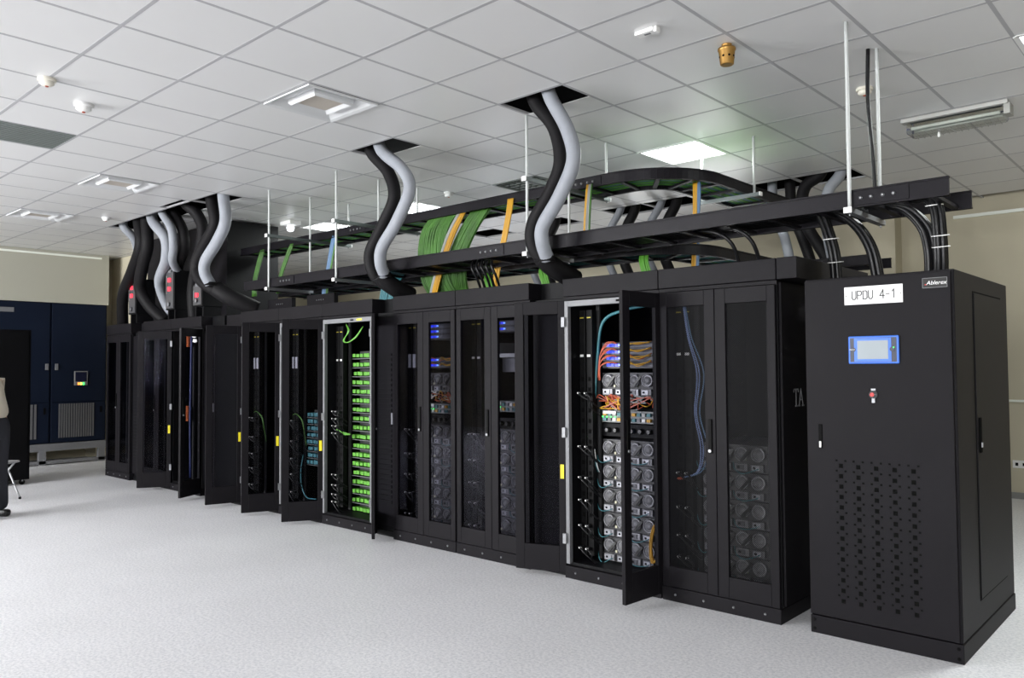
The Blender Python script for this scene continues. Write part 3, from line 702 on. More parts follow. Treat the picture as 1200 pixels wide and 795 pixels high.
MB().box(.622, .739, -.0235, -.0225, 1.893, 1.8955).box(.622, .739, -.0235, -.0225, 1.9425, 1.945).box(.622, .6245, -.0235, -.0225, 1.893, 1.945).box(.7365, .739, -.0235, -.0225, 1.893, 1.945).build('plate_border', SILVER, lg)
text('maker_name', 'Ablerex', .029, SIGNW, lg, FACE_Y(.688, -.024, 1.918), shear=.25); box('red_mark', mat('mark_red', (.5, .03, .03), .4), lg, .634, .641, -.0238, -.0225, 1.908, 1.914)
vb = MB(); vs = MB()
for c in range(5):
    for k in range(14):
        x, z = .188+c*.0925, .945-k*.0567
        vb.box(x-.011, x+.011, -.0208, -.0199, z-.0115, z+.0115)
        for s in (-1, 1): vs.box(x+s*.024-.0055, x+s*.024+.0055, -.0208, -.0199, z+.0235, z+.0335)
stuff(vb.build('large_vent_holes', GAP, fd)); stuff(vs.build('small_vent_holes', GAP, fd))
sp = box('side_door', BLACK, U, UW, UW+.006, .375, 1.03, .245, 1.885, bevel=.002)
MB().box(UW, UW+.0012, .365, .372, .24, 1.89).box(UW, UW+.0012, 1.033, 1.04, .24, 1.89).box(UW, UW+.0012, .365, 1.04, 1.888, 1.895).box(UW, UW+.0012, .365, 1.04, .235, .242).build('door_gap', GAP, U)
sh = box('handle', GAP, sp, UW+.006, UW+.016, .405, .435, 1.02, 1.21, bevel=.003); box('lock', STEEL, sh, UW+.016, UW+.021, .41, .43, 1.05, 1.075)
box('cable_gland', BLACK2, U, .01, .14, .30, .46, 1.985, 1.993); box('cable_gland', BLACK2, U, .60, .74, .16, .36, 1.985, 1.993)

# ------------------------------------------------------------------ cable trays
rung_cache = {}
def tray(name, path, wd, z0, hgt, label, splice=(), group=None, rung_step=.3, m_=TRAYM):
    """ladder tray along a plan polyline (outer side first); wd is measured to the left of travel"""
    t = empty(name); tag(t, label, 'cable tray', group)
    P = [Vector((p[0], p[1], 0)) for p in path]
    def offs(d):
        out = []
        for i, p in enumerate(P):
            a = (P[min(i+1, len(P)-1)]-P[max(i-1, 0)]).normalized(); nrm = Vector((-a.y, a.x, 0)); out.append(p+nrm*d)
        return out
    for sd in (0, wd):
        Q = offs(sd); b = MB()
        for i in range(len(Q)-1):
            a_, c_ = Q[i], Q[i+1]
            b.bar((a_.x, a_.y, z0+hgt/2), (c_.x, c_.y, z0+hgt/2), .012, hgt)
            b.bar((a_.x, a_.y, z0+hgt-.004), (c_.x, c_.y, z0+hgt-.004), .030, .008); b.bar((a_.x, a_.y, z0+.004), (c_.x, c_.y, z0+.004), .030, .008)
        b.build('side_rail', m_, t)
    A, B = offs(0), offs(wd); acc = 0; nxt = .1
    for i in range(len(P)-1):
        L = (P[i+1]-P[i]).length
        while nxt < acc+L:
            k = (nxt-acc)/L; a_, c_ = A[i].lerp(A[i+1], k), B[i].lerp(B[i+1], k)
            MB().bar((a_.x, a_.y, z0+.012), (c_.x, c_.y, z0+.012), .035, .018).build('rung', m_, t); nxt += rung_step
        acc += L
    for x in splice:
        pl_ = box('splice_plate', m_, t, x-.16, x+.16, P[0].y-.012, P[0].y-.006, z0+.012, z0+hgt-.012)
        for q in (-.085, -.03, .03, .085): share('bolt', MB().lathe([(.011, 0), (.011, -.005), (.005, -.009)], 10, axis='y').mesh('bolt', STEEL), pl_, (x+q, P[0].y-.012, z0+hgt*.5))
    return t
def arc(cx, cy, r_, a0, a1, n=10): return [(cx+r_*math.cos(a0+(a1-a0)*k/n), cy+r_*math.sin(a0+(a1-a0)*k/n)) for k in range(n+1)]
ZL, ZU, TH = 2.366, 2.935, .095
tray('front_cable_tray', [(-8.15, 4.50), (-1.07, 4.50)], .47, ZL, TH+.005, 'long black ladder cable tray along the front above the racks, ending over the power cabinet', (-1.42, -4.35, -7.3))
Lpath = [(-9.32, 5.10), (-3.62, 5.10)]+arc(-3.62, 5.72, .62, -PI/2, 0, 20)[1:]+[(-3.0, 7.2)]
tray('upper_cable_tray', Lpath, .36, ZU, TH-.008, 'upper black cable tray full of green cables bending away to the rear', (-3.85, -6.9))
Lp2 = [(-8.6, 5.20), (-3.62, 5.20)]+arc(-3.62, 5.78, .58, -PI/2, 0, 20)[1:]+[(-3.04, 7.3)]
tray('lower_cable_tray', Lp2, .36, ZL, TH-.01, 'lower black cable tray with teal cables curving behind the front tray', (-4.4,))
tray('rear_cable_tray', [(-10.4, 7.55), (-2.4, 7.55)], .4, ZL+.05, TH, 'distant black cable tray along the rear rack row', (-9.1, -6.0, -3.0))
tray('rear_upper_tray', [(-10.4, 7.2), (-3.0, 7.2)], .36, ZU, TH-.008, 'distant upper cable tray parallel to the rear wall', (-8.9, -6.2))
def lay(path, wd, z, specs, label, step=.0):
    """cables lying side by side along a plan path; specs: list of (offset across, dz, radius, material)"""
    t = empty('tray_cables'); tag(t, label, 'cables')
    P = [Vector((p[0], p[1], 0)) for p in path]
    rr = random.Random(3)
    for (d, dz, rad, m_) in specs:
        pts = []
        for i, p in enumerate(P):
            a = (P[min(i+1, len(P)-1)]-P[max(i-1, 0)]).normalized(); nrm = Vector((-a.y, a.x, 0)); q = p+nrm*d
            pts.append((q.x, q.y, z+dz+rad))
        MB().tube(pts, rad, 6, 0).build('cable', m_, t)
def dense(path, step=.4):
    out = [path[0]]
    for a, b in zip(path[:-1], path[1:]):
        L = math.hypot(b[0]-a[0], b[1]-a[1]); n = max(1, int(L/step))
        for k in range(1, n+1): out.append((a[0]+(b[0]-a[0])*k/n, a[1]+(b[1]-a[1])*k/n))
    return out
rr = random.Random(5)
lay(dense(Lpath), .36, ZU+.022, [(.035+.0155*k, rr.uniform(0, .006), .0085, (GREENC, GREENB, GREENB, GREENC, BLUEC)[k % 5]) for k in range(20)]+[(.04+.017*k, .02, .009, GREENC) for k in range(17)], 'bed of green and blue cables lying in the upper cable tray')
lay(dense(Lp2), .36, ZL+.022, [(.04+.018*k, rr.uniform(0, .006), .009, (TEAL, TEAL, GREENC, CABLEB)[k % 4]) for k in range(17)], 'teal and green cables lying in the lower curved tray')
lay(dense([(-8.1, 4.50), (-1.6, 4.50)]), .47, ZL+.022, [(.05+.038*k, rr.uniform(0, .006), .016, CABLEB) for k in range(10)], 'black power cables lying in the front cable tray')
# hanger frames: rods from the ceiling with cross struts
rod_cap = None
def hanger(x, y0, y1, y2, label, black=False):
    h_ = empty('tray_hanger', (x, y0, CEIL)); tag(h_, label, 'hanger', 'cable tray hangers')
    zb = ZL-CEIL
    def rod(dy, z, dx=0):
        MB().tube([(dx, dy, .004), (dx*.6, dy, z*.5), (0, dy, z-.03)], .0105, 10, 4).build('rod', RODM, h_)
        MB().cyl((0, dy, z-.045), (0, dy, z-.030), .006, 8).build('rod_end', STEEL, h_)
    rod(0, zb)
    st = box('strut', STEEL, h_, -.02, .02, -.03, y1-y0+.03, zb-.03, zb-.002); 
    box('end_cap', WHITEP, st, -.022, .022, -.036, -.03, zb-.032, zb)
    rod(y1-y0, zb)
    if y2:
        zu = ZU-CEIL
        s2 = box('upper_strut', mat('strut_dark', (.12, .14, .14), .4, metal=.5), h_, -.02, .02, -.03, y2-y0+.03, zu-.03, zu-.002)
        box('end_cap', WHITEP, s2, -.022, .022, -.038, -.03, zu-.034, zu+.002); box('end_cap', WHITEP, s2, -.022, .022, y2-y0+.03, y2-y0+.038, zu-.034, zu+.002)
        rod(y2-y0, zu)
    return h_
hanger(-1.56, 4.475, 4.985, None, 'pair of white rods holding the front tray above the power cabinet')
hanger(-3.93, 4.475, 4.985, 5.50, 'white rod hanger right behind the large hose pair')
hanger(-6.38, 4.475, 4.985, 5.50, 'white rod hanger left of the middle hose pair')
hanger(-7.60, 4.475, 4.985, 5.50, 'white rod hanger furthest left on the front tray')
# the black cable running down beside the second rod
tag(MB().tube([(-1.60, 4.955, CEIL+.01), (-1.605, 4.95, 3.1), (-1.585, 4.955, 2.75), (-1.575, 4.955, 2.45)], .012, 8, 6).build('black_drop_cable', CABLEB), 'black cable dropping from the ceiling beside a white rod, upper right', 'cable')
h_ = empty('tray_hanger', (-2.93, 6.2, CEIL)); tag(h_, 'short white rod pair at the bend of the upper tray under the lamp', 'hanger', 'cable tray hangers')
for dx in (0, -.48): MB().cyl((dx, 0, .004), (dx, 0, ZU-CEIL-.03), .0105, 10).build('rod', RODM, h_)
st = box('strut', mat('strut_dark', (.12, .14, .14), .4, metal=.5), h_, -.52, .05, -.02, .02, ZU-CEIL-.03, ZU-CEIL-.002); box('end_cap', WHITEP, st, .05, .06, -.022, .022, ZU-CEIL-.032, ZU-CEIL)
for x in (-9.5,):
    h_ = empty('tray_hanger', (x, 5.06, CEIL)); tag(h_, 'far white rod pair beside the tall black box', 'hanger', 'cable tray hangers')
    for dy in (0, .44): MB().cyl((0, dy, .004), (0, dy, ZU-CEIL-.03), .0105, 10).build('rod', RODM, h_)
    box('strut', STEEL, h_, -.02, .02, -.04, .48, ZU-CEIL-.03, ZU-CEIL-.002)

# vertical cable bundles between the trays
def bundle(name, pts, wd, n, cols, rad, label, cat='cable bundle', dirv=(1, 0, 0), depth=1, group=None):
    t = empty(name); tag(t, label, cat, group); d = Vector(dirv); rr = random.Random(len(label))
    byc = {}
    for q in range(depth):
        for k in range(n):
            o = d*((k/(max(1, n-1))-.5)*wd)+Vector((0, q*rad*1.8, 0))
            byc.setdefault(cols[(k*len(cols))//n], []).append([tuple(Vector(p)+o+Vector((rr.uniform(-.004, .004), rr.uniform(-.004, .004), 0))) for p in pts])
    for m_, L_ in byc.items():
        for P in L_: MB().tube(P, rad, 6, 5).build('cable', m_, t)
    return t
bundle('green_cable_bundle', [(-5.58, 5.14, 2.96), (-5.66, 5.09, 2.80), (-5.68, 5.08, 2.55), (-5.66, 5.12, 2.32), (-5.60, 5.2, 2.15)], .38, 22, [GREENC], .0095, 'wide curtain of green cables dropping from the upper tray, left half', depth=2)
bundle('yellow_cable_bundle', [(-5.30, 5.12, 2.95), (-5.40, 5.07, 2.75), (-5.52, 5.06, 2.5), (-5.62, 5.07, 2.3), (-5.70, 5.1, 2.16)], .09, 6, [GREYC, YELLOW, YELLOW], .010, 'yellow and grey cable strip crossing in front of the green curtain')
bundle('green_cable_bundle', [(-5.10, 5.16, 2.95), (-5.22, 5.12, 2.78), (-5.36, 5.11, 2.55), (-5.40, 5.14, 2.32), (-5.42, 5.2, 2.15)], .22, 13, [GREENC], .0095, 'slanting green cable curtain right of the yellow strip', depth=2)
bundle('yellow_cable_bundle', [(-4.65, 5.08, 2.97), (-4.65, 5.06, 2.85), (-4.72, 5.06, 2.6), (-4.82, 5.08, 2.35), (-4.88, 5.12, 2.15)], .055, 5, [YELLOW], .009, 'yellow fibre strip hanging left of the large hose pair')
bundle('yellow_cable_bundle', [(-3.14, 5.62, 2.98), (-3.13, 5.60, 2.86), (-3.14, 5.60, 2.6), (-3.16, 5.62, 2.35), (-3.19, 5.64, 2.15)], .05, 6, [YELLOW, YELLOW, BLUEC], .009, 'yellow fibre strip hanging under the bend of the upper tray')
bundle('grey_cable_bundle', [(-3.80, 5.09, 2.96), (-3.80, 5.07, 2.85), (-3.82, 5.07, 2.6), (-3.84, 5.10, 2.4)], .05, 5, [YELLOW, GREYC, GREENC], .008, 'thin yellow, grey and green strip right of the large hose pair')
bundle('blue_cable_bundle', [(-7.28, 5.1, 2.96), (-7.30, 5.08, 2.85), (-7.38, 5.08, 2.6), (-7.45, 5.08, 2.35), (-7.5, 5.12, 2.15)], .09, 8, [BLUEC, BLUEC, BLUEC, GREENC], .008, 'blue grey cable strip left of the middle hose pair')
bundle('teal_cable_bundle', [(-6.05, 5.0, 2.5), (-6.06, 4.95, 2.4), (-6.1, 4.9, 2.28), (-6.15, 4.9, 2.14)], .22, 11, [TEAL], .009, 'teal cables spilling behind the foot of the middle hose pair')
bundle('green_cable_bundle', [(-8.80, 5.1, 2.96), (-8.83, 5.08, 2.85), (-8.95, 5.08, 2.6), (-9.0, 5.1, 2.4)], .08, 6, [GREENC], .009, 'slim green cable strip furthest left beside the tall black box')
bundle('green_cable_bundle', [(-8.15, 5.1, 2.96), (-8.2, 5.08, 2.85), (-8.36, 5.08, 2.6), (-8.45, 5.1, 2.4)], .07, 6, [GREENC], .009, 'slim green cable strip left of the leftmost white rod')
for x, lb in ((-5.12, 'left of the yellow strip'), (-4.45, 'right of the yellow strip'), (-3.42, 'under the front tray near the right')):
    bundle('green_cable_bundle', [(x, 5.30, 2.40), (x, 5.27, 2.33), (x+.03, 5.27, 2.22), (x+.05, 5.3, 2.12)], .07, 6, [GREENB], .009, 'bright green cable strip entering a rack top '+lb)
bundle('black_cable_bundle', [(-4.62, 4.7, 2.40), (-4.60, 4.66, 2.33), (-4.58, 4.7, 2.24), (-4.60, 4.78, 2.12)], .22, 5, [CABLEB], .012, 'loose black cables dropping to the rack top left of the large hose')
bundle('black_cable_bundle', [(-2.55, 4.7, 2.40), (-2.40, 4.68, 2.36), (-2.32, 4.72, 2.28), (-2.30, 4.8, 2.12)], .14, 2, [CABLEB], .014, 'two black cables curving down to the perforated door rack')

# black cable bundles into the power cabinet
def ubundle(pts, n, rad, label, spread=.035, extra=None, ties=()):
    t = empty('power_cable_bundle'); tag(t, label, 'cable bundle', 'black power cable bundles')
    P = [Vector(p) for p in pts]
    for k in range(n):
        a = 2*PI*k/n; o = Vector((math.cos(a)*spread, math.sin(a)*spread, 0)) if n > 1 else Vector()
        if k == 0 and n > 5: o *= 0
        MB().tube([tuple(p+o) for p in P], rad, 8, 6).build('cable', extra if (extra and k == 2) else CABLEB, t)
    for z in ties:
        # white tie wrapped round the bundle
        for i in range(len(P)-1):
            if (P[i].z-z)*(P[i+1].z-z) <= 0 and abs(P[i].z-P[i+1].z) > 1e-4:
                q = P[i].lerp(P[i+1], (P[i].z-z)/(P[i].z-P[i+1].z)); pts_ = [(q.x+(spread+rad+.003)*math.cos(2*PI*s/16), q.y+(spread+rad+.003)*math.sin(2*PI*s/16), z+.006*math.sin(2*PI*s/16)) for s in range(17)]
                MB().tube(pts_, .003, 5, 0).build('cable_tie', WHITEP, t); break
ubundle([(-1.86, 4.72, 2.42), (-1.825, 4.76, 2.40), (-1.80, 4.81, 2.29), (-1.78, 4.84, 2.16), (-1.772, 4.85, 1.99)], 6, .014, 'upright black cable bundle with white ties at the left of the power cabinet top', .026, None, (2.12, 2.26))
ubundle([(-1.78, 4.70, 2.41), (-1.70, 4.75, 2.385), (-1.62, 4.81, 2.30), (-1.565, 4.85, 2.17), (-1.538, 4.87, 1.99)], 6, .014, 'curving black cable bundle with one green cable over the power cabinet', .026, mat('earth_green', (.01, .16, .06), .4))
ubundle([(-1.52, 4.70, 2.40), (-1.40, 4.72, 2.39), (-1.31, 4.74, 2.34), (-1.24, 4.74, 2.24), (-1.215, 4.74, 2.12), (-1.215, 4.75, 1.99)], 6, .014, 'arching black cables reaching the right of the power cabinet top', .034)
ubundle([(-1.30, 4.74, 2.41), (-1.22, 4.70, 2.40), (-1.175, 4.685, 2.34), (-1.162, 4.68, 2.2), (-1.16, 4.685, 2.08), (-1.165, 4.70, 1.99)], 7, .013, 'upright black cable bundle with white ties at the right end of the tray', .027, None, (2.13, 2.19, 2.36))

# ------------------------------------------------------------------ hose pairs dropping from the ceiling openings
def hose(name, pts, r_, m_, label, group, sleeve=None):
    t = empty(name); tag(t, label, 'hose', group)
    MB().tube(pts, r_, 16, 10).build('hose', m_, t)
    if sleeve: MB().tube(sleeve, r_*1.42, 16, 8).build('sleeve', RUBBER, t)
    else: MB().lathe([(r_*1.12, -.02), (r_*1.12, .02)], 16, pts[-1]).build('end_collar', RUBBER, t)
    return t
GB, GW = 'black insulated hoses from the ceiling', 'pale hoses from the ceiling'
hose('black_hose', [(-3.72, 4.30, 3.62), (-3.70, 4.31, 3.42), (-3.537, 4.33, 3.196), (-3.485, 4.33, 2.942), (-3.581, 4.33, 2.745), (-3.74, 4.33, 2.541), (-3.755, 4.34, 2.382), (-3.70, 4.42, 2.255), (-3.671, 4.66, 2.15)], .052, RUBBER,
     'large black hose snaking down from the ceiling opening nearest the camera', GB, [(-3.69, 4.36, 2.30), (-3.67, 4.42, 2.245), (-3.655, 4.52, 2.20), (-3.64, 4.68, 2.15)])
hose('white_hose', [(-3.60, 4.27, 3.60), (-3.508, 4.26, 3.38), (-3.35, 4.24, 3.125), (-3.293, 4.23, 2.901), (-3.415, 4.23, 2.674), (-3.575, 4.24, 2.49), (-3.60, 4.26, 2.374), (-3.62, 4.34, 2.27)], .050, FOAMW, 'large pale hose beside the black one at the nearest ceiling opening', GW)
hose('black_hose', [(-5.66, 4.30, 3.62), (-5.62, 4.31, 3.42), (-5.404, 4.33, 3.199), (-5.324, 4.33, 2.963), (-5.5, 4.33, 2.719), (-5.66, 4.33, 2.511), (-5.645, 4.36, 2.34), (-5.60, 4.46, 2.24), (-5.58, 4.66, 2.16)], .055, RUBBER,
     'black hose snaking down from the middle ceiling opening', GB, [(-5.56, 4.36, 2.33), (-5.54, 4.44, 2.25), (-5.53, 4.54, 2.20), (-5.52, 4.68, 2.15)])
hose('white_hose', [(-5.50, 4.27, 3.60), (-5.41, 4.26, 3.38), (-5.112, 4.24, 3.162), (-5.002, 4.23, 2.97), (-5.167, 4.23, 2.723), (-5.375, 4.24, 2.532), (-5.423, 4.26, 2.405), (-5.47, 4.34, 2.31)], .052, FOAMW, 'pale hose at the middle ceiling opening', GW)
hose('black_hose', [(-8.56, 4.30, 3.62), (-8.55, 4.31, 3.42), (-8.504, 4.33, 3.147), (-8.723, 4.33, 2.948), (-8.95, 4.33, 2.737), (-8.90, 4.34, 2.56), (-8.66, 4.38, 2.42), (-8.48, 4.48, 2.33), (-8.36, 4.74, 2.18)], .068, RUBBER,
     'black hose with a long dark foot at the right of the far hose cluster', GB, [(-8.60, 4.40, 2.42), (-8.50, 4.47, 2.34), (-8.42, 4.58, 2.27), (-8.34, 4.76, 2.18)])
hose('white_hose', [(-8.24, 4.27, 3.60), (-8.177, 4.26, 3.38), (-8.097, 4.24, 3.102), (-8.266, 4.23, 2.896), (-8.52, 4.23, 2.714), (-8.58, 4.25, 2.586), (-8.58, 4.32, 2.464)], .062, FOAMW, 'rightmost pale hose of the far hose cluster', GW)
hose('black_hose', [(-10.50, 4.30, 3.62), (-10.48, 4.3, 3.42), (-10.42, 4.3, 3.1), (-10.80, 4.36, 2.83), (-11.42, 4.48, 2.522), (-11.78, 4.62, 2.13)], .075, RUBBER, 'leftmost black hose of the far cluster sweeping to the last rack', GB)
hose('black_hose', [(-10.33, 4.32, 3.62), (-10.33, 4.33, 3.42), (-10.29, 4.33, 3.09), (-10.50, 4.36, 2.856), (-10.72, 4.42, 2.58), (-10.66, 4.52, 2.34), (-10.5, 4.66, 2.14)], .075, RUBBER, 'second black hose from the left in the far cluster', GB)
hose('white_hose', [(-10.12, 4.31, 3.60), (-10.07, 4.3, 3.38), (-9.72, 4.31, 3.107), (-9.86, 4.38, 2.86), (-10.36, 4.52, 2.66), (-10.52, 4.66, 2.42), (-10.46, 4.80, 2.13)], .066, FOAMW, 'pale hose swinging right in the middle of the far cluster', GW)
hose('white_hose', [(-9.80, 4.27, 3.60), (-9.74, 4.27, 3.44), (-9.48, 4.27, 3.204), (-9.48, 4.30, 2.981), (-9.72, 4.40, 2.84), (-9.95, 4.60, 2.70)], .050, FOAMW, 'slim pale hose tied to a black one in the far cluster', GW)
hose('black_hose', [(-9.78, 4.38, 3.62), (-9.72, 4.39, 3.47), (-9.46, 4.40, 3.205), (-9.5, 4.44, 2.983), (-9.95, 4.58, 2.82), (-10.30, 4.70, 2.60), (-10.34, 4.80, 2.3), (-10.30, 4.86, 2.13)], .062, RUBBER, 'black hose strapped to the slim pale hose in the far cluster', GB)
hose('white_hose', [(-11.0, 4.31, 3.60), (-10.99, 4.31, 3.42), (-11.0, 4.45, 3.27), (-11.2, 4.58, 3.08), (-11.6, 4.70, 2.62), (-11.7, 4.82, 2.13)], .055, FOAMW, 'leftmost pale hose mostly hidden behind black hoses', GW)
hose('black_hose', [(-9.22, 4.25, 3.62), (-9.23, 4.33, 3.48), (-9.14, 4.42, 3.36), (-9.14, 4.5, 3.18), (-9.3, 4.54, 2.9), (-9.52, 4.58, 2.62), (-9.60, 4.6, 2.4), (-9.60, 4.62, 2.13)], .068, RUBBER, 'black hose passing behind the rightmost pale hose of the far cluster', GB)
# rear row hoses seen past the trays
hose('black_hose', [(-3.03, 7.98, 3.62), (-3.06, 7.97, 3.43), (-3.22, 8.0, 3.34), (-3.284, 8.05, 3.195), (-3.264, 8.1, 2.95), (-3.05, 8.15, 2.52), (-2.95, 8.1, 2.12)], .06, RUBBER, 'black hose behind the front tray above the power cabinet side', GB)
hose('white_hose', [(-2.85, 8.0, 3.62), (-2.86, 7.97, 3.40), (-2.96, 7.93, 3.25), (-3.00, 7.92, 3.05), (-2.98, 7.95, 2.75), (-2.90, 8.05, 2.12)], .055, FOAMW, 'pale hose behind the white rod above the power cabinet', GW)
hose('white_hose', [(-3.66, 8.2, 3.62), (-3.66, 8.18, 3.40), (-3.62, 8.15, 3.1), (-3.5, 8.1, 2.85), (-3.44, 8.1, 2.5), (-3.46, 8.1, 2.12)], .05, FOAMW, 'pale rear hose at the end of the curved trays', GW)
hose('black_hose', [(-3.50, 8.24, 3.62), (-3.48, 8.22, 3.38), (-3.46, 8.22, 3.1), (-3.36, 8.22, 2.85), (-3.26, 8.22, 2.5), (-3.25, 8.2, 2.12)], .055, RUBBER, 'black rear hose at the end of the curved trays', GB)
for k, (x, dl) in enumerate(((-4.85, 'right one of the three rear hose sets under the upper tray'), (-5.42, 'middle one of the three rear hose sets under the upper tray'), (-6.65, 'left one of the three rear hose sets under the upper tray'))):
    hose('black_hose', [(x+.12, 8.05, 3.62), (x+.1, 8.02, 3.38), (x-.02, 8.0, 3.15), (x-.1, 8.05, 2.85), (x, 8.1, 2.5), (x+.05, 8.1, 2.12)], .06, RUBBER, 'dark hose, '+dl, GB)
    hose('white_hose', [(x-.02, 8.0, 3.62), (x-.05, 7.93, 3.38), (x-.18, 7.9, 3.15), (x-.25, 7.93, 2.85), (x-.15, 8.0, 2.5), (x-.1, 8.0, 2.12)], .045, FOAMW, 'pale hose, '+dl, GW)
# rear rack row that the rear hoses feed
for k, (a, b) in enumerate(((-7.2, -6.0), (-6.0, -4.4), (-4.4, -2.6))):
    r = empty('rear_rack', (a, 0, 0)); tag(r, 'rear row black rack hidden behind the front row, %s' % ('left', 'middle', 'right')[k], 'server rack', 'rear row racks')
    box('cabinet_body', BLACK2, r, .004, b-a-.004, 6.95, 8.3, .05, 2.0); box('header_panel', BLACK, r, .002, b-a-.002, 6.95, 8.3, 2.0, 2.12); box('plinth', BLACK2, r, .004, b-a-.004, 6.95, 8.3, 0, .05)

# tap-off boxes with red lights and the tall black boxes at the far end
for k, (x, zz, lb) in enumerate(((-10.95, 2.73, 'leftmost'), (-9.80, 2.75, 'middle'), (-9.06, 2.52, 'rightmost'))):
    r = empty('tap_off_box', (x-.26, 4.47, 2.13)); tag(r, '%s black tap-off box with red lights on the far rack tops' % lb, 'tap-off box', 'tap-off boxes with red lights')
    hgt = zz-2.13
    bx = box('body', BLACK2, r, 0, .24, 0, .26, .12, hgt, bevel=.005); box('panel', mat('tap_grey', (.06, .06, .065), .4), r, .02, .22, -.006, 0, .14, hgt-.02)
    lt = [.62, .80] if k < 2 else [.66]
    for q in lt:
        box('red_light', REDLED, r, .09, .15, -.02, -.006, hgt*q-.025, hgt*q+.025); box('guard', STEEL, r, .04, .06, -.016, -.006, hgt*q-.06, hgt*q+.06)
    MB().lathe([(.028, 0), (.024, -.02)], 12, (.12, -.006, .19), 'y').build('knob', SILVER, r); box('top_latch', SILVER, r, .08, .16, -.012, .01, hgt-.03, hgt+.01)
    for q in (.02, .20): box('foot', BLACK2, r, q, q+.03, .02, .24, 0, .12)
for x0, x1, y, lb in ((-10.62, -9.40, 4.95, 'tall black duct box behind the rightmost far hoses'), (-11.75, -10.66, 4.95, 'tall dark duct box behind the left far hoses')):
    r = empty('duct_box', (x0, y, 2.13)); tag(r, lb, 'duct box', 'tall duct boxes on the far racks')
    box('panel', BLACK, r, 0, x1-x0, 0, .7, 0, CEIL-2.15, bevel=.004); box('corner_trim', BLACK2, r, x1-x0, x1-x0+.02, -.01, .71, 0, CEIL-2.15); box('base_flange', BLACK2, r, -.01, x1-x0+.025, -.015, .72, 0, .03)
# equipment glimpsed on the rack tops
for k, (x, y, lb) in enumerate(((-8.0, 4.85, 'left'), (-7.2, 4.85, 'right'))):
    r = empty('top_panel', (x, y, 2.13)); tag(r, '%s small black bolted panel on the rack tops under the front tray' % lb, 'panel', 'bolted panels on rack tops')
    box('plate', BLACK, r, -.25, .25, 0, .05, 0, .16)
    for q in (-.06, -.02, .02, .06): share('bolt', bolt_me, r, (q, -.001, .10))

# ------------------------------------------------------------------ cooling cabinets on the left wall
AX = -13.90
def ac_face(o): return o
r = empty('cooling_cabinet', (AX, 0, 0)); tag(r, 'large navy blue cooling cabinet with control display on a silver base by the left wall', 'cooling cabinet')
box('body', NAVY, r, -.85, -.02, 2.42, 5.20, .34, 2.57, bevel=.004)
for a, b in ((4.37, 5.19), (3.30, 4.35), (2.43, 3.28)):
    d = box('upper_door', NAVY, r, -.02, 0, a, b-.012, .99, 2.56, bevel=.004)
    l = box('lower_panel', NAVY, r, -.02, 0, a, b-.012, .35, .98, bevel=.004)
    gy0_, gy1_ = a+.11, b-.17
    for k in range(15): box('grille_slat', mat('grille_grey', (.10, .10, .105), .45), l, 0, .010, gy0_+k*(gy1_-gy0_)/15, gy0_+(k+.62)*(gy1_-gy0_)/15, .42, .96)
    box('catch', GAP, l, 0, .008, b-.09, b-.06, .80, .90)
    hy = (a+.045) if a > 4 else b-.075
    box('handle', SILVER, d, 0, .02, hy, hy+.045, 1.50, 1.60, bevel=.004)
ctl = box('control_display', mat('display_frame', (.2, .2, .2), .4), r, 0, .02, 4.70, 4.90, 1.25, 1.48, bevel=.003)
box('screen', mat('display_dark', (.01, .012, .03), .2), ctl, .02, .022, 4.715, 4.885, 1.31, 1.465)
for k, mm in enumerate((SILVER, ORLED, mat('yel_led', (.8, .6, .1), .4, emit=(1, .7, .1), es=3), GREENLED, SILVER)): box('button', mm, ctl, .02, .025, 4.712+k*.037, 4.738+k*.037, 1.258, 1.295)
box('badge', SILVER, r, 0, .006, 3.60, 3.83, 2.40, 2.47)
bs = MB().box(-.8, .02, 2.42, 5.20, .22, .335).box(-.06, .02, 2.42, 5.20, .02, .07)
for y in (2.45, 3.3, 4.2, 5.08): bs.box(-.06, .02, y, y+.1, 0, .22)
bs.build('base_frame', SILVER, r)
r = empty('black_cabinet', (-11.76, 2.45, 0)); tag(r, 'plain black cabinet on casters at the left edge behind a person', 'cabinet')
box('body', mat('matte_black', (.003, .003, .0035), .7, spec=.06), r, -.78, 0, 0, 1.0, .07, 2.03, bevel=.004)
box('side_skin', mat('matte_black', (.003, .003, .0035), .7), r, 0, .008, .03, .97, .12, 2.0)
for x in (-.7, -.06):
    for y in (.07, .93): 
        c = MB().cyl((x-.012, y, .035), (x+.012, y, .035), .035, 14).build('caster', GAP, r); box('fork', STEEL, c, x-.018, x+.018, y-.01, y+.01, .045, .075)

# folding chair
CH = empty('folding_chair', (-10.55, 2.71, 0), math.radians(40)); tag(CH, 'grey metal folding chair at the left edge beside a standing person', 'chair')
FRM = mat('chair_grey', (.42, .43, .44), .4, metal=.4)
for s in (-1, 1):
    MB().tube([(.20, s*.20, .012), (.02, s*.20, .42), (-.16, s*.19, .82)], .011, 8, 5).build('front_leg', FRM, CH)
    MB().tube([(-.22, s*.17, .012), (0, s*.17, .25), (.16, s*.17, .44)], .011, 8, 5).build('rear_leg', FRM, CH)
    for x, y in ((.20, .20), (-.22, .17)): MB().cyl((x, s*y, 0), (x, s*y, .025), .015, 8).build('rubber_foot', RUBBER, CH)
box('seat', mat('chair_seat', (.45, .45, .46), .5), CH, -.18, .21, -.185, .185, .43, .455, bevel=.012)
MB().box(-.175, -.155, -.18, .18, .64, .82).build('backrest', mat('chair_seat', (.45, .45, .46), .5), CH, bevel=.01)
MB().cyl((.13, -.20, .17), (.13, .20, .17), .008, 8).build('stretcher', FRM, CH)

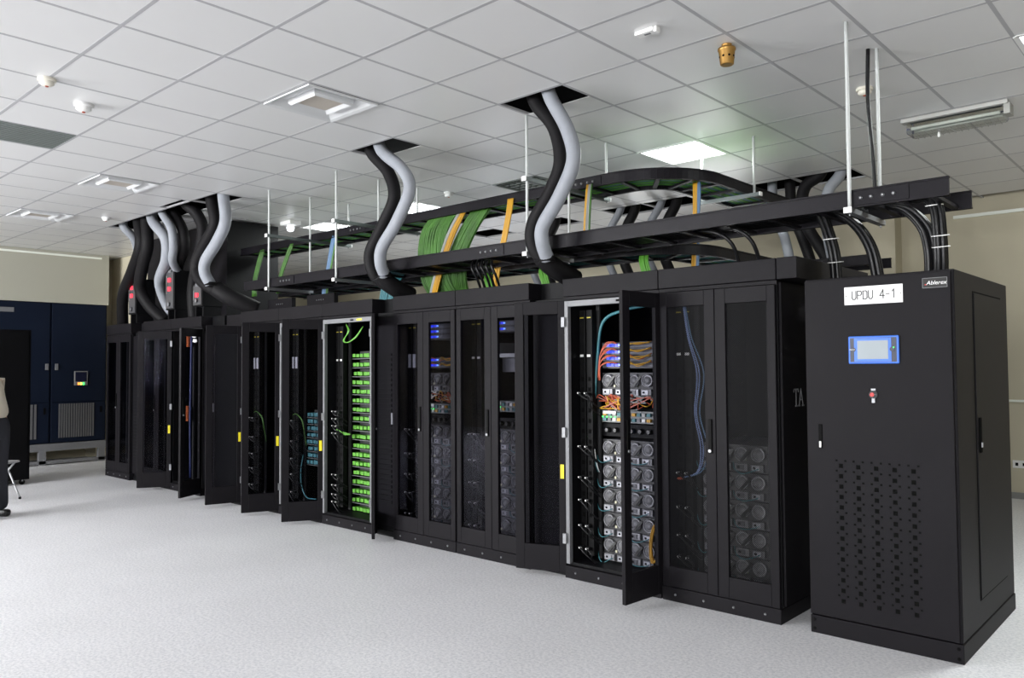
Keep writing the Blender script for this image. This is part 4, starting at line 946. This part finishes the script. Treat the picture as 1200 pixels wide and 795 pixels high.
# ------------------------------------------------------------------ person bending forward at the left edge
def skin_body(name, verts, edges, radii, m_, parent=None, sub=2, root=0):
    me = bpy.data.meshes.new(name); me.from_pydata(verts, edges, []); me.update(); me.materials.append(m_)
    o = bpy.data.objects.new(name, me); COL.objects.link(o); o.parent = parent
    o.modifiers.new('skin', 'SKIN'); 
    if not me.skin_vertices: me.attributes.new
    bpy.context.view_layer.objects.active = o
    for v, r_ in zip(me.skin_vertices[0].data, radii): v.radius = (r_, r_) if not isinstance(r_, tuple) else r_
    me.skin_vertices[0].data[root].use_root = True
    o.modifiers['skin'].use_smooth_shade = True
    s = o.modifiers.new('sub', 'SUBSURF'); s.levels = sub; s.render_levels = sub
    return o
PX = empty('person', (-9.36, 2.42, 0), math.radians(180+42)); tag(PX, 'standing person in a beige shirt and dark trousers leaning forward, cut by the left edge', 'person')
SKIN = mat('skin', (.52, .32, .22), .5); SHIRT = mat('shirt_beige', (.60, .54, .44), .8, spec=.2, noise=.06, nscale=8); TROU = mat('trousers_dark', (.035, .036, .045), .8, spec=.2); SHOE = mat('shoe_black', (.01, .01, .01), .4); HAIR = mat('hair_black', (.012, .01, .01), .5)
# local +x = facing direction; leaning forward from the hip
V = [(0, 0, .97), (.03, 0, 1.10), (.07, 0, 1.22), (.12, 0, 1.33), (.16, 0, 1.40), (.19, 0, 1.45), (.21, 0, 1.49), (.23, 0, 1.58),
     (.13, .18, 1.36), (.17, .23, 1.10), (.36, .20, 1.0), (.44, .18, 1.0), (.13, -.18, 1.36), (.17, -.23, 1.10), (.36, -.20, 1.0), (.44, -.18, 1.0),
     (0, .10, .92), (.02, .11, .50), (-.01, .11, .09), (0, -.10, .92), (.02, -.11, .50), (-.01, -.11, .09)]
Ed = [(0, 1), (1, 2), (2, 3), (3, 4), (4, 5), (5, 6), (6, 7), (3, 8), (8, 9), (9, 10), (10, 11), (3, 12), (12, 13), (13, 14), (14, 15), (0, 16), (16, 17), (17, 18), (0, 19), (19, 20), (20, 21)]
Rr = [.095, .11, .125, .12, .07, .055, .07, .08, .065, .045, .034, .032, .065, .045, .034, .032, .09, .062, .043, .09, .062, .043]
body = skin_body('body', V, Ed, Rr, SKIN, PX)
skin_body('shirt', [(.0, 0, .97), (.03, 0, 1.11), (.07, 0, 1.23), (.12, 0, 1.335), (.13, .18, 1.36), (.17, .235, 1.11), (.22, .225, 1.07), (.13, -.18, 1.36), (.17, -.235, 1.11), (.22, -.225, 1.07)],
          [(0, 1), (1, 2), (2, 3), (3, 4), (4, 5), (5, 6), (3, 7), (7, 8), (8, 9)], [.158, .155, .158, .145, .085, .064, .06, .085, .064, .06], SHIRT, PX)
skin_body('trousers', [(.01, 0, 1.07), (.0, 0, .96), (0, .09, .86), (.02, .11, .50), (-.01, .11, .055), (0, -.09, .86), (.02, -.11, .50), (-.01, -.11, .055)],
          [(0, 1), (1, 2), (2, 3), (3, 4), (1, 5), (5, 6), (6, 7)], [.122, .138, .105, .085, .075, .105, .085, .075], TROU, PX, 2, 1)
for s in (-1, 1):
    MB().box(-.10, .19, s*.11-.045, s*.11+.045, 0, .075).build('shoe', SHOE, PX, bevel=.03)
    for k in range(4):
        y0 = s*.18+(-.03+.02*k); skin_body('finger', [(.44, y0, 1.0), (.49, y0*1.02, .995), (.525-.008*abs(k-1.5), y0*1.02, .975)], [(0, 1), (1, 2)], [.012, .009, .008], SKIN, PX, 1)
    skin_body('thumb', [(.43, s*.155, 1.0), (.465, s*.135, .99), (.49, s*.125, .98)], [(0, 1), (1, 2)], [.012, .010, .008], SKIN, PX, 1)
hd_ = MB().lathe([(.03, -.11), (.06, -.09), (.078, -.03), (.082, .03), (.07, .085), (.035, .115), (.005, .122)], 18, (.23, 0, 1.60)).build('head', SKIN, PX)
MB().lathe([(.086, .0), (.089, .04), (.076, .095), (.04, .124), (.005, .132)], 18, (.218, 0, 1.60)).build('hair', HAIR, hd_)
MB().tube([(.305, 0, 1.625), (.33, 0, 1.59), (.305, 0, 1.58)], .012, 8, 4).build('nose', SKIN, hd_)
for s in (-1, 1):
    MB().lathe([(.004, -.008), (.010, 0), (.004, .008)], 8, (.302, s*.03, 1.625)).build('eye', INK, hd_); MB().lathe([(.008, -.03), (.02, 0), (.008, .03)], 10, (.23, s*.082, 1.605)).build('ear', SKIN, hd_)
box('mouth', mat('lips', (.4, .16, .13), .5), hd_, .298, .308, -.02, .02, 1.547, 1.555)

# wall outlet at the far right
r = empty('wall_outlet', (-1.82, YB, .34)); tag(r, 'white double wall outlet low on the rear wall at the right edge', 'outlet')
box('plate', WHITEP, r, -.075, .075, -.012, 0, 0, .085, bevel=.004)
for x in (-.035, .035): box('socket', GAP, r, x-.014, x+.014, -.0135, -.012, .025, .06)
